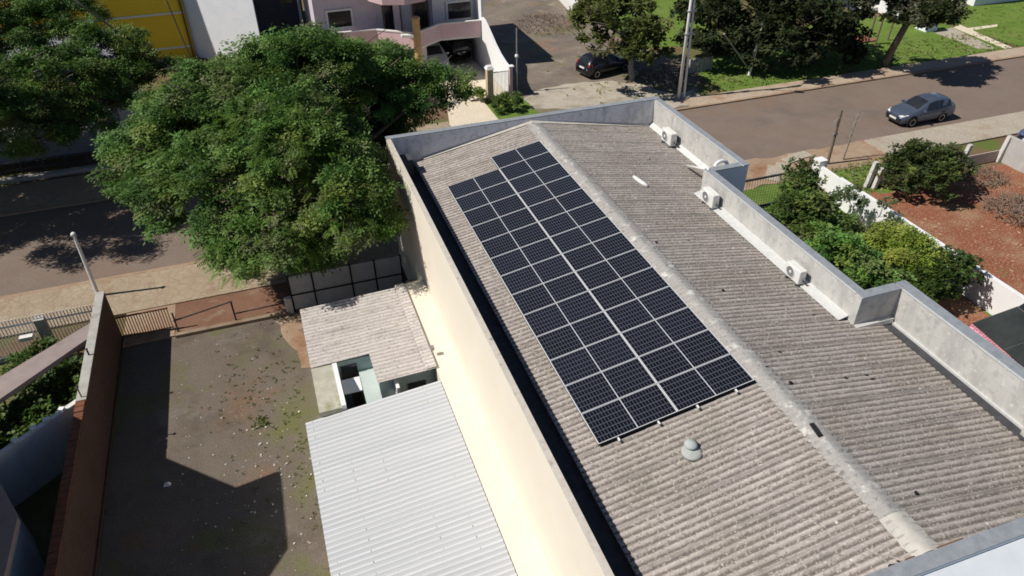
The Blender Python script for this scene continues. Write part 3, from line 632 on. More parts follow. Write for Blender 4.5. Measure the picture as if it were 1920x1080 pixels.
# canopy slab (pinkish) and the plastered garden wall behind it, both meeting the brick wall
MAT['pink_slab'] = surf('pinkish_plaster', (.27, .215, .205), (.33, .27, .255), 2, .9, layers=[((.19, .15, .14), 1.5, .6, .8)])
def deep(name, label, cat, pts, z0, z1, mat):
    m = MB(); m.prism(pts, z0, z1); c = Vector((sum(p[0] for p in pts)/len(pts), sum(p[1] for p in pts)/len(pts), z0)); o = m.build(name, mat, loc=c); return tag(o, label, cat)
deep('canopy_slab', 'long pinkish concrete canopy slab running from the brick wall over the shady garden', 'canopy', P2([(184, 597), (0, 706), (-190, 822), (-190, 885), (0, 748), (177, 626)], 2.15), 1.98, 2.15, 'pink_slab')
gwp = P2([(163, 742), (0, 853), (-120, 935)], 2.0); a, b_ = Vector(gwp[0]), Vector(gwp[2]); nn = Vector((-(b_-a).y, (b_-a).x)).normalized()*.18
if nn.y < 0: nn = -nn
gw = thing('garden_wall', 'grey plastered garden wall with white blocks along its top, ending at the brick wall', 'wall', (a.x, a.y, 0))
bpart('plaster', 'offwhite', lambda m: m.prism([tuple(a), tuple(b_), tuple(b_+nn), tuple(a+nn)], 0, 2.0), par=gw)
for t in (.28, .46, .60, .80):
    p = a+(b_-a)*t*.62+nn*.5; ang = math.atan2((b_-a).y, (b_-a).x)
    bpart('cap_block', 'whitepaint', lambda m: m.obox((p.x, p.y, 2.05), (.06+.05*t, .08, .05), ang+t*2), par=gw)
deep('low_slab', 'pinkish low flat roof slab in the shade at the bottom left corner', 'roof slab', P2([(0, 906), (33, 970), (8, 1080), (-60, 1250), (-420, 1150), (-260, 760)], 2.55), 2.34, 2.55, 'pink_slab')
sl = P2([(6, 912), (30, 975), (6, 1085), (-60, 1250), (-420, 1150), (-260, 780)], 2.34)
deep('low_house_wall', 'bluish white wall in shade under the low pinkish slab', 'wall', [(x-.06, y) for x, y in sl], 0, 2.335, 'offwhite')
patch('garden_soil', [(-40, -8), (-17.6, -8), (-17.6, 15.6), (-40, 15.6)], .010, 'dry_grass')
# two storey house outside the frame whose shadow crosses the lot
hs = thing('neighbour_house', 'two storey house left of the garden whose eaves shade the dirt lot', 'house', (-25, 3, 0))
bpart('wall', 'offwhite', lambda m: m.box(-30, -12, 0, -21.0, 6.3, 6.7), par=hs)
bpart('roof', 'pink_slab', lambda m: m.prism([(-31, -12.5), (-19.5, -12.5), (-18.5, 3.4), (-17.8, 4.3), (-17.75, 7.3), (-19.1, 7.08), (-22.2, 10.05), (-31, 10.05)], 6.72, 6.92), par=hs)
# white picket fence of the neighbour
MAT['fence_white'] = surf('white_iron', (.86, .86, .85), (.90, .90, .89), 6, .6)
fy = 15.62
fn = thing('white_fence', 'white vertical bar fence with masonry post in front of the neighbouring garden', 'fence', (-22, fy, 0))
def pick(m):
    x = -17.7
    while x > -27: m.box(x-.016, fy-.016, .16, x+.016, fy+.016, 1.82); x -= .115
bpart('pickets', 'fence_white', pick, par=fn)
bpart('rail', 'fence_white', lambda m: m.box(-27, fy-.03, 1.50, -17.65, fy-.017, 1.57), par=fn)
bpart('rail', 'fence_white', lambda m: m.box(-27, fy-.03, .20, -17.65, fy-.017, .26), par=fn)
bpart('base_wall', 'concrete', lambda m: m.box(-27, fy-.09, 0, -20.3, fy+.09, .158), par=fn)
bpart('post', 'concrete', lambda m: m.box(-19.9, fy-.15, 0, -19.55, fy+.15, 1.65), par=fn)
bpart('letter_box', 'plastic_white', lambda m: m.box(-20.55, fy-.3, .95, -20.1, fy-.032, 1.10), par=fn)
# ------------------------------------------------------------------ street side of the dirt lot
rg = thing('rusty_gate', 'rusty red brown barred gate leaf standing beside the end of the brick wall', 'gate', (-16.4, 15.5, 0))
def gb(m):
    for i in range(19): x = -17.2+i*.1; m.box(x-.014, 15.5-.014, .06, x+.014, 15.5+.014, 1.05)
bpart('bars', 'rust', gb, par=rg)
bpart('rail', 'rust', lambda m: (m.box(-17.25, 15.47, 1.05, -15.35, 15.53, 1.10), m.box(-17.25, 15.47, .12, -15.35, 15.484, .17)), par=rg)
MAT['earthy'] = surf('earthy_concrete', (.22, .17, .12), (.32, .25, .18), 3, .95, layers=[((.18, .11, .07), 1.5, .5, .7)], bmp=.3)
lw = thing('kerb_wall', 'low crumbling concrete kerb along the street side of the dirt lot', 'low wall', (-13, 15, 0))
bpart('kerb_body', 'earthy', lambda m: m.box(-15.3, 14.86, 0, -10.9, 15.06, .14), par=lw)
rl = thing('iron_railing', 'thin dark iron railing on the terrace beside the panel fence', 'railing', (-13, 15.2, 0))
for x in (-15.2, -13.0): bpart('post', 'darkrail', lambda m: m.tube([(x, 15.2, .0), (x, 15.2, 1.0)], .035, 8), par=rl)
bpart('rail', 'darkrail', lambda m: m.tube([(-15.25, 15.2, .62), (-12.95, 15.2, 1.0)], .035, 8), par=rl)
bpart('rail', 'darkrail', lambda m: m.tube([(-12.95, 15.2, .38), (-10.8, 15.2, .42)], .03, 8), par=rl)
pf = thing('panel_fence', 'dark grey metal sheet fence with black frame behind the annex roof', 'fence', (-8.5, 15.05, 0))
MAT['greysheet'] = surf('scuffed_grey_sheet', (.44, .455, .46), (.58, .59, .60), 3, .5, metal=.0, layers=[((.50, .53, .52), 2.4, .58, .75, (1, 1, .5))])
xs = [-10.68, -9.75, -8.2, -7.2, -6.1]
for i in range(4):
    bpart('sheet_panel', 'greysheet', lambda m: m.box(xs[i]+.03, 15.03, .1, xs[i+1]-.03, 15.06, 1.72), par=pf)
for x in xs: bpart('post', 'black', lambda m: m.box(x-.03, 14.99, 0, x+.03, 15.09, 1.76), par=pf)
bpart('rail', 'black', lambda m: m.box(-10.66, 15.0, .80, -6.12, 15.029, .86), par=pf)
bpart('end_post', 'offwhite', lambda m: m.box(-11.0, 14.92, 0, -10.72, 15.12, .75), par=pf)
# litter in the shade
p = at(313, 908, .05); m = MB(); m.hexa([(p.x-.12, p.y-.06, .02), (p.x+.10, p.y-.09, .03), (p.x+.12, p.y+.05, .02), (p.x-.08, p.y+.11, .02), (p.x-.05, p.y-.03, .13), (p.x+.05, p.y-.03, .15), (p.x+.05, p.y+.02, .13), (p.x-.03, p.y+.04, .12)])
tag(m.build('plastic_bag', 'plastic_white', loc=(p.x, p.y, 0)), 'crumpled white plastic bag lying on the shaded dirt', 'litter')

# ------------------------------------------------------------------ right hand neighbour
ww = thing('white_wall', 'long white painted boundary wall between the garden bushes and the red earth lot', 'wall', (16, 8, 0))
bpart('wall_body', 'whitepaint', lambda m: m.box(15.9, -8, 0, 16.1, 14.9, 1.42), par=ww)
bpart('wall_body', 'whitepaint', lambda m: m.hexa([(16.15, 14.9, 0), (16.3, 14.9, 0), (16.75, 17.0, 0), (16.6, 17.0, 0), (16.15, 14.9, 1.2), (16.3, 14.9, 1.2), (16.75, 17.0, .95), (16.6, 17.0, .95)]), par=ww)
bpart('pillar', 'whitepaint', lambda m: m.box(16.45, 16.95, 0, 16.95, 17.45, 1.25), par=ww)
MAT['old_post'] = surf('weathered_white_post', (.55, .54, .50), (.68, .67, .64), 4, .9, layers=[((.22, .20, .18), 2.5, .55, .75)])
cf = thing('concrete_fence', 'broken fence of weathered white concrete posts and slats along the red lot', 'fence', (22, 15.7, 0))
for px, py, h in ((1626, 352, 1.5), (1640, 354, 1.2), (1800, 317, 1.45), (1872, 303, 1.5)):
    q = at(px, py, 0); bpart('post', 'old_post', lambda m: m.obox((q.x, q.y, h/2), (.10, .10, h/2), 0, (.05, .08)), par=cf)
bpart('slat_panel', surf('fence_slat', (.34, .30, .27), (.48, .44, .41), 9, .9), lambda m: [m.box(18.75, 15.6+.0, .08+k*.17, 20.9, 15.66, .20+k*.17) for k in range(5)], par=cf)
bpart('slat_panel', surf('fence_slat_pinkish', (.40, .32, .27), (.52, .45, .40), 9, .9), lambda m: [m.box(25.1, 15.66, .06+k*.16, 27.5, 15.72, .17+k*.16) for k in range(4)], par=cf)
MAT['grey_wall'] = surf('pale_grey_render', (.40, .39, .37), (.48, .47, .45), 2, .9, layers=[((.30, .27, .23), 1.4, .55, .8, (1, 1, .3))])
lw2 = thing('grey_side_wall', 'pale grey rendered wall at the far side of the red lot', 'wall', (27.6, 13, 0))
bpart('wall_body', 'grey_wall', lambda m: m.hexa([(27.6, 4, 0), (27.8, 4, 0), (27.8, 15.7, 0), (27.6, 15.7, 0), (27.6, 4, 1.5), (27.8, 4, 1.5), (27.8, 15.7, 1.5), (27.6, 15.7, 1.5)]), par=lw2)
# green mesh gate behind the building step
MAT['green_mesh'] = surf('green_mesh_panel', (.09, .16, .075), (.12, .20, .095), 3, .8)
gg = thing('green_gate', 'dark framed green mesh gate on the grass beside the pale blue step', 'gate', (13.5, 17, 0))
gz = onY(1435, 334, 15.84).z
bpart('frame', 'gutter', lambda m: (m.box(9.6, 15.8, .02, 13.5, 15.88, .10), m.box(9.6, 15.8, gz, 13.5, 15.88, gz+.09), m.box(9.6, 15.8, .101, 9.68, 15.88, gz-.001), m.box(13.42, 15.8, .101, 13.5, 15.88, gz-.001)), par=gg)
bpart('mesh_wires', 'green_mesh', lambda m: ([m.box(9.75+k*.15, 15.83, .11, 9.762+k*.15, 15.842, gz-.002) for k in range(25)], [m.box(9.69, 15.843, .2+k*.15, 13.41, 15.853, .21+k*.15) for k in range(7)]), par=gg)
lowk = thing('garden_edging', 'pale concrete edging bar crossing the lawn behind the parapet', 'edging', (12, 13.5, 0))
bpart('edging_bar', 'pale_walk', lambda m: m.box(9.5, 14.0, 0, 13.2, 14.2, .25), par=lowk)
# black shade tent with pink scalloped valance
MAT['tent'] = surf('black_shade_cloth', (.018, .022, .022), (.035, .042, .042), 1.5, .75)
MAT['pink'] = surf('pink_valance', (.62, .26, .36), (.70, .32, .42), 4, .8)
tz = 2.0
e0, e1 = at(1824, 607, tz), at(1935, 702, tz); pk = at(1907, 577, tz+.55)
tn = thing('shade_tent', 'black shade cloth canopy with pink scalloped valance behind the parapet', 'canopy', (13, 2, 0))
far0 = e0+Vector((3.0, .35, 0)); far1 = e1+Vector((3.0, .35, 0)); pk1 = pk+(e1-e0)
bpart('cloth', 'tent', lambda m: (m.hexa([e0, e1, pk1, pk, e0+Vector((0, 0, .03)), e1+Vector((0, 0, .03)), pk1+Vector((0, 0, .03)), pk+Vector((0, 0, .03))]), m.hexa([pk+Vector((.003, 0, 0)), pk1+Vector((.003, 0, 0)), far1, far0, pk+Vector((.003, 0, .03)), pk1+Vector((.003, 0, .03)), far1+Vector((0, 0, .03)), far0+Vector((0, 0, .03))])), par=tn)
def val(m):
    n = 26; d = (e1-e0)
    for k in range(n):
        a = e0+d*(k/n)+Vector((-.03, 0, -.01)); c = e0+d*((k+1)/n-.004)+Vector((-.03, 0, -.01)); 
        dz = .05*math.sin(k*math.pi) if k % 2 else .05
        m.hexa([(a.x-.34, a.y, a.z-.30), (c.x-.34, c.y, a.z-.30), (c.x, c.y, a.z-.03-dz), (a.x, a.y, a.z-.03-dz), (a.x-.34, a.y, a.z-.28), (c.x-.34, c.y, a.z-.28), (c.x, c.y, a.z-.01-dz), (a.x, a.y, a.z-.01-dz)])
        mid = (a+c)/2; m.lathe((mid.x-.02, mid.y, mid.z-.02), [(d.length/n*.42, 0), (d.length/n*.42, .02)], 10)
bpart('valance', 'pink', val, par=tn)
MAT['seam'] = surf('tent_seam', (.06, .07, .07), (.09, .10, .10), 3, .8)
bpart('seam', 'seam', lambda m: (m.tube([pk+Vector((0, 0, .04)), pk1+Vector((0, 0, .04))], .03, 6), [m.tube([e0.lerp(e1, k)+Vector((0, 0, .035)), pk.lerp(pk1, k)+Vector((0, 0, .035))], .022, 6) for k in (.0, .55)]), par=tn)
for q in (e0, e1, far0, far1): bpart('leg', 'steel', lambda m: m.tube([(q.x+.05, q.y-.05, 0), (q.x+.05, q.y-.05, q.z-.02)], .03), par=tn)

# ------------------------------------------------------------------ purple house across the street
MAT['mauve'] = surf('mauve_paint', (.58, .50, .56), (.64, .57, .62), 1.5, .85, layers=[((.42, .37, .41), 2, .6, .85, (1, 1, .2))])
MAT['mauve_grey'] = surf('grey_mauve_paint', (.62, .60, .64), (.69, .67, .71), 1.5, .85)
MAT['mauve_pink'] = surf('dusty_pink_paint', (.58, .40, .42), (.64, .46, .47), 1.5, .85)
MAT['ochre_col'] = surf('ochre_column', (.42, .27, .12), (.50, .33, .16), 3, .8)
ph = thing('mauve_house', 'mauve two storey house with curved balcony and open carport across the street', 'house', (0, 42, 0))
H = lambda n, mt, fn, **k: bpart(n, mt, fn, par=k.pop('par', ph), **k)
BZ0, BZ1 = 2.35, 3.35
H('wall', 'mauve', lambda m: m.box(-5.9, 41.9, 2.36, -1.75, 50, 6.3))
H('wall', 'mauve_grey', lambda m: m.box(-1.749, 42.0, 2.36, 2.2, 50, 6.28))
H('wall', 'mauve_grey', lambda m: m.box(2.201, 41.6, 2.36, 5.30, 50, 6.3))
H('wall', 'mauve', lambda m: m.box(-5.9, 42.3, 0, 1.0, 50, 2.358))
H('floor_slab', 'offwhite', lambda m: m.prism([(-5.9, 41.0), (-2.06, 40.7), (.3, 38.95), (2.36, 40.4), (5.28, 40.15), (5.28, 50), (-5.9, 50)], 2.2, 2.352))
bal = [(-5.9, 40.9), (-2.06, 40.6), (.3, 38.8), (2.36, 40.28), (5.29, 40.05)]
def balc(lo, hi, th, grow=0):
    def f(m):
        for (p, q) in zip(bal[:-1], bal[1:]):
            d = Vector((q[0]-p[0], q[1]-p[1])).normalized(); n = Vector((-d.y, d.x))
            m.prism([(p[0]-n.x*grow, p[1]-n.y*grow), (q[0]-n.x*grow-d.x*.002, q[1]-n.y*grow-d.y*.002), (q[0]+n.x*th-d.x*.002, q[1]+n.y*th-d.y*.002), (p[0]+n.x*th, p[1]+n.y*th)], lo, hi)
    return f
H('balcony_parapet', 'mauve_pink', balc(BZ0+.01, BZ1, .14))
H('balcony_cap', 'offwhite', balc(BZ1+.001, BZ1+.07, .17, .04))
H('upper_balcony', 'mauve_pink', lambda m: m.prism([(-2.6, 41.9), (-2.4, 39.9), (-1.75, 38.7), (-.4, 38.2), (1.0, 38.6), (1.7, 39.6), (1.9, 41.9)], 5.45, 6.3))
H('roof_slab', 'mauve', lambda m: m.box(-6.1, 41.0, 6.32, 5.5, 50.2, 6.55))
def hwin(x0, z0, x1, z1, y, frame=True):
    f = H('window', 'offwhite' if frame else 'wood', lambda m: (m.box(x0-.13, y-.07, z0-.13, x1+.13, y-.002, z0), m.box(x0-.13, y-.07, z1, x1+.13, y-.002, z1+.13), m.box(x0-.13, y-.07, z0+.001, x0, y-.002, z1-.001), m.box(x1, y-.07, z0+.001, x1+.13, y-.002, z1-.001)))
    g = H('pane', 'glass_dark', lambda m: m.box(x0+.002, y-.05, z0+.002, x1-.002, y-.003, z1-.002), par=f)
    H('mullion', 'plastic_dark', lambda m: [m.box(x0+(x1-x0)*k-.02, y-.065, z0+.002, x0+(x1-x0)*k+.02, y-.051, z1-.002) for k in (.25, .5, .75)], par=f)
hwin(-5.0, 3.45, -3.45, 4.50, 41.9)
hwin(3.3, 3.25, 5.0, 4.35, 41.6)
hwin(-1.15, 2.38, -.1, 4.5, 42.0, False)
hwin(.95, 2.38, 1.9, 4.5, 42.0, False)
H('porch_column', 'ochre_col', lambda m: m.lathe((.35, 38.75, 0), [(.26, 0), (.26, 4.3), (.30, 4.32), (.30, 4.45), (.2, 4.5)], 16), smooth=False)
H('porch_column', 'mauve', lambda m: m.box(-.6, 41.2, 2.36, -.2, 41.6, 5.44))
H('porch_bracket', 'offwhite', lambda m: m.hexa([(-.7, 38.6, 3.25), (.05, 38.4, 3.25), (.05, 38.75, 3.25), (-.7, 39.0, 3.25), (-.7, 38.6, 3.42), (.05, 38.4, 3.42), (.05, 38.75, 3.42), (-.7, 39.0, 3.42)]))
H('carport_back_wall', 'wood', lambda m: [m.box(1.01, 46.5, .1+k*.45, 5.08, 46.58, .48+k*.45) for k in range(5)])
H('carport_column', 'mauve', lambda m: m.box(1.0, 40.6, .06, 1.35, 41.0, 2.2))
fin = [(47, 0), (34.3, 0), (34.3, 2.0), (35.1, 2.03), (36.2, 2.30), (37.4, 2.75), (38.4, 3.20), (39.2, 3.55), (40.04, 3.75), (40.04, 4.1), (41.59, 4.1), (41.59, 2.19), (47, 2.19)]
def finf(m):
    pts = [(40.04, 0), (34.3, 0), (34.3, 1.95), (35.1, 1.99), (36.2, 2.22), (37.2, 2.55), (38.1, 2.95), (38.9, 3.30), (39.5, 3.52), (40.04, 3.6)]
    n = len(m.v)
    m.v += [(5.30, y, z) for y, z in pts]+[(5.48, y, z) for y, z in pts]; k = len(pts)
    m.f.append(tuple(n+i for i in range(k))); m.f.append(tuple(n+k+i for i in range(k-1, -1, -1)))
    for i in range(k): j = (i+1) % k; m.f.append((n+j, n+i, n+k+i, n+k+j))
H('curved_side_wall', 'whitepaint', finf)
H('side_wall', 'whitepaint', lambda m: m.box(5.305, 40.045, 0, 5.478, 50, 6.3))
gp = thing('gate_pillar', 'brown and cream gate pillar with pale cap in front of the mauve house', 'pillar', (4.0, 34.1, 0))
bpart('shaft', surf('pillar_render', (.44, .36, .25), (.52, .43, .31), 2, .85), lambda m: m.box(3.75, 33.95, 0, 4.15, 34.4, 2.05), par=gp)
bpart('cap', 'offwhite', lambda m: m.hexa([(3.68, 33.88, 2.051), (4.22, 33.88, 2.051), (4.22, 34.47, 2.051), (3.68, 34.47, 2.051), (3.8, 34.0, 2.25), (4.1, 34.0, 2.25), (4.1, 34.35, 2.25), (3.8, 34.35, 2.25)]), par=gp)
wg = thing('white_gate', 'white barred gate between the cream pillar and the curved white wall', 'gate', (4.8, 34.2, 0))
bpart('bars', 'fence_white', lambda m: [m.box(4.2+k*.095, 34.19, .1, 4.23+k*.095, 34.22, 1.72) for k in range(12)], par=wg)
bpart('rail', 'fence_white', lambda m: (m.box(4.18, 34.17, 1.721, 5.28, 34.23, 1.78), m.box(4.18, 34.17, .1, 5.28, 34.188, .16)), par=wg)
bpart('end_post', 'mauve_pink', lambda m: m.box(5.30, 34.0, 0, 5.5, 34.298, 2.02), par=wg)
bpart('post_cap', 'whitepaint', lambda m: m.box(5.22, 33.92, 2.021, 5.58, 34.298, 2.09), par=wg)
sp = thing('gate_lamp_post', 'thin grey lamp post standing behind the white curved wall', 'lamp post', (6.0, 34.6, 0))
bpart('pole', 'steel', lambda m: m.tube([(6.0, 34.6, 0), (6.0, 34.6, 4.3)], .05), par=sp)
bpart('lamp_globe', 'plastic_white', lambda m: m.lathe((6.0, 34.6, 2.5), [(.02, -.15), (.12, -.08), (.14, 0), (.1, .1), (.02, .14)], 12), par=sp, smooth=True)
mt = thing('boundary_wall', 'low cream wall beside the driveway behind the big tree', 'wall', (1, 34.2, 0))
bpart('wall_body', 'cream', lambda m: m.box(-6, 34.12, 0, .9, 34.28, 1.4), par=mt)

# ------------------------------------------------------------------ ochre building and white block behind the trees
MAT['ochre'] = surf('ochre_paint', (.78, .52, .03), (.84, .57, .045), .8, .85, layers=[((.52, .33, .03), .9, .6, .85, (1, 1, .25))])
oy = 50.0
ob = thing('ochre_building', 'tall ochre yellow building with white string courses behind the street trees', 'building', (-21, oy, 0))
def oxz(px, py): q = onY(px, py, oy); return q.x, q.z
xe = oxz(345, 22)[0]
bpart('wall', 'ochre', lambda m: m.box(-34, oy, 0, xe, oy+10, 13), par=ob)
for py in (22, 87, 150): zz = oxz(347, py)[1]; bpart('string_course', 'offwhite', lambda m: m.box(-34, oy-.06, zz-.07, xe+.004, oy-.003, zz+.07), par=ob)
bpart('drain_pipe', 'rust', lambda m: m.tube([(xe-.12, oy-.08, 0), (xe-.12, oy-.08, 13)], .06), par=ob)
wbk = thing('white_block', 'bluish white plain building wall between the ochre building and the mauve house', 'building', (-12, oy+.3, 0))
xw = oxz(476, 0)[0]; xw2 = onY(477, 20, oy-4.5).x
bpart('wall', surf('bluish_white_paint', (.76, .78, .84), (.84, .85, .89), 1, .8, layers=[((.62, .64, .70), 1.2, .6, .85, (.4, .4, 2))]), lambda m: m.prism([(xe+.01, oy+.2), (xw2, oy-4.5), (xw2+.3, oy+10), (xe+.01, oy+10)], 0, 12), par=wbk)
dk = thing('dark_side_building', 'dark blue grey recessed facade between the white block and the mauve house', 'building', (-8, 51, 0))
bpart('wall', surf('painted_facade_shadow', (.05, .055, .075), (.075, .08, .10), 1.5, .7), lambda m: m.box(xw+.01, oy+1.2, 0, -5.95, oy+10, 12), par=dk)  # shadow of the taller block put into this wall's dark colour
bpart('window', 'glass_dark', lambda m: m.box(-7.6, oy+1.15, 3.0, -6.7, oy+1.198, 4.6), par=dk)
bpart('downpipe', 'mauve_grey', lambda m: m.box(-6.3, oy+1.1, 0, -6.1, oy+1.198, 12), par=dk)
# overhead cables in front of the ochre building
def cable(name, label, p, q, sag, r=.025, n=14):
    m = MB(); pts = []
    for k in range(n+1):
        t = k/n; v = Vector(p).lerp(Vector(q), t); v.z -= sag*4*t*(1-t); pts.append(v)
    m.tube(pts, r, 5); return tag(m.build(name, 'black', loc=tuple(p), smooth=True), label, 'cable')
cable('overhead_cable', 'thick black overhead cable slanting down across the ochre building, left of the two', onY(140, 0, 34), onY(420, 190, 30), .15, .05)
cable('overhead_cable', 'black overhead cable hanging steeply in front of the ochre wall near the white block', onY(300, -30, 44), onY(372, 140, 40), .25, .04)

# ------------------------------------------------------------------ shaded shop front under the left trees
sf = thing('shop_front', 'shaded grey shop front with railing under the left street tree', 'shop', (-22, 36, 0))
MAT['shop_grey'] = surf('grey_violet_shutter', (.22, .22, .26), (.28, .28, .32), 1, .6, layers=[((.16, .16, .20), 2, .55, .75)])
bpart('wall', 'shop_grey', lambda m: m.box(-30, 34.6, 0, -18.2, 44, 4.2), par=sf)
bpart('awning', 'shop_grey', lambda m: m.hexa([(-27.5, 33.2, 1.5), (-19.2, 33.2, 1.5), (-19.2, 34.59, 2.6), (-27.5, 34.59, 2.6), (-27.5, 33.2, 1.55), (-19.2, 33.2, 1.55), (-19.2, 34.59, 2.66), (-27.5, 34.59, 2.66)]), par=sf)
bpart('railing', 'gutter', lambda m: (m.box(-24.8, 32.6, .78, -19.0, 32.68, .86), m.box(-24.8, 32.6, .40, -19.0, 32.68, .45), [m.box(-24.6+k*1.1, 32.61, 0, -24.52+k*1.1, 32.67, .78) for k in range(6)]), par=sf)
bpart('step', 'concrete', lambda m: m.box(-24.6, 31.9, 0, -19.2, 32.3, .22), par=sf)

# far right background buildings
gb_ = thing('white_villa', 'white villa with dark front beyond the lawn in the top right corner', 'house', (50, 41, 0))
bpart('wall', 'whitepaint', lambda m: m.box(50.6, 39.6, 0, 66, 52, 5), par=gb_)
bpart('wall', surf('dark_blue_paint', (.05, .06, .10), (.08, .09, .14), 1.2, .8), lambda m: m.box(40, 42.2, 0, 50.598, 52, 5), par=gb_)  # front wall in plain dark blue
bpart('plinth', 'offwhite', lambda m: m.box(40, 41.4, 0, 50.598, 42.198, .35), par=gb_)
wc = thing('white_cottage', 'small bright white cottage wall behind the leaning tree', 'house', (37, 41, 0))
bpart('wall', 'whitepaint', lambda m: m.prism(P2([(1645, 22), (1682, 38), (1700, 10), (1670, -30)]), 0, 2.2), par=wc)
gv = thing('gravel_side_wall', 'pale rubble wall edge at the back of the gravel yard', 'wall', (18.5, 50, 0))
bpart('wall_body', 'offwhite', lambda m: m.prism(P2([(1048, 0), (1085, 42), (1096, 38), (1070, -8)]), 0, .7), par=gv)
dsd = thing('dark_shed', 'dark open shed with pale posts behind the dark trees', 'shed', (34, 45, 0))
bpart('wall', surf('dark_timber', (.035, .030, .032), (.06, .05, .05), 3, .9), lambda m: m.prism(P2([(1440, 8), (1660, 8), (1690, -60), (1440, -60)]), 0, 3.0), par=dsd)
for px, py in ((1572, 26), (1612, 28)):
    q = at(px, py, 0); bpart('post', 'old_post', lambda m: m.box(q.x-.1, q.y-.1, 0, q.x+.1, q.y+.1, 2.2), par=dsd)
for i, (px, py, h, lab) in enumerate(((1626, 84, 2.2, 'leftmost thin grey wooden stake on the grass left of the leaning tree'), (1641, 84, 2.3, 'middle thin grey wooden stake on the grass left of the leaning tree'), (1664, 76, 2.0, 'grey wooden stake just behind the leaning tree trunk'))):
    q = at(px, py, 0); m = MB(); m.tube([(q.x, q.y, 0), (q.x+.1, q.y, h)], .07, 6)
    tag(m.build('wooden_stake', 'wood', loc=q), lab, 'stake', 'stakes on the grass')
m = MB(); q = at(1605, 75, .05); m.prism(jag([(q.x-1.3, q.y-.7), (q.x+1.5, q.y-.6), (q.x+1.6, q.y+.8), (q.x-1.2, q.y+.8)], .5, .2, 4), 0, .12)
tag(m.build('red_earth_bed', surf('bed_earth', (.24, .09, .055), (.32, .14, .09), 3, .95), loc=q), 'small raised bed of red earth beside the dark trees', 'flower bed')
rw = thing('rear_low_wall', 'low grey concrete block wall under the dark trees', 'wall', (21, 34, 0))
a, b_ = at(1292, 138, 0), at(1332, 132, 0)
bpart('wall_body', 'concrete', lambda m: m.prism([(a.x, a.y), (b_.x, b_.y), (b_.x, b_.y+.2), (a.x, a.y+.2)], 0, .95), par=rw)
bpart('post', 'concrete', lambda m: [m.box(a.x+(b_.x-a.x)*k-.08, a.y+(b_.y-a.y)*k-.06, 0, a.x+(b_.x-a.x)*k+.08, a.y+(b_.y-a.y)*k-.002, 1.05) for k in (.02, .35, .68, .98)], par=rw)
# ------------------------------------------------------------------ foliage
def frond_template(kind, L):
    """a spray of leaflets in its own plane: x along the stem, z up; returns verts (4k,3)"""
    V = []
    if kind == 'feather':                       # compound leaf with paired drooping leaflets
        n = 7
        for i in range(n):
            t = (i+.6)/n; x = L*t; z = -.32*L*t*t; w = L*.055; ll = L*(.34-.20*abs(t-.45))
            for sgn in (-1, 1):
                a = Vector((x, sgn*.01, z)); d = Vector((.35*ll, sgn*ll, -.18*ll)); e = Vector((w, 0, -.01))
                V += [a, a+d*.55+e, a+d, a+d*.5-e]
    elif kind == 'puff':                        # rounded tuft of many small leaflets
        rr = random.Random(77); n = 15
        for i in range(n):
            an = rr.uniform(0, 6.283); q = rr.uniform(.1, .85); c = Vector((math.cos(an)*q, math.sin(an)*q, -.35*q*q+rr.uniform(-.12, .12)))
            a2 = an+rr.uniform(-.9, .9); d = Vector((math.cos(a2), math.sin(a2), rr.uniform(-.55, .15))).normalized()*.46; s = d.cross(Vector((rr.uniform(-.4, .4), rr.uniform(-.4, .4), 1))).normalized()*.105
            V += [c*L, (c+d*.5+s)*L, (c+d)*L, (c+d*.5-s)*L]
    elif kind == 'broad':                       # a few broad leaves round a twig tip
        n = 6
        for i in range(n):
            an = 2*math.pi*i/n*.9; t = .3+.7*i/n; a = Vector((L*t*.5, 0, .04*L*(i % 2)))
            d = Vector((math.cos(an)*.6+.35, math.sin(an), -.25+.3*(i % 3-1)))*L*.5; s = d.cross(Vector((0, 0, 1))); s.normalize(); s *= L*.14
            V += [a, a+d*.5+s, a+d, a+d*.5-s]
    elif kind == 'needle':                      # stiff dark tufts
        n = 8
        for i in range(n):
            an = 2*math.pi*i/n; d = Vector((.9, math.cos(an)*.55, math.sin(an)*.55))*L; s = d.cross(Vector((0, 0, 1)))
            if s.length < .01: s = Vector((0, 1, 0))
            s.normalize(); s *= L*.055
            V += [Vector((0, 0, 0)), d*.5+s, d, d*.5-s]
    return np.array([tuple(v) for v in V])
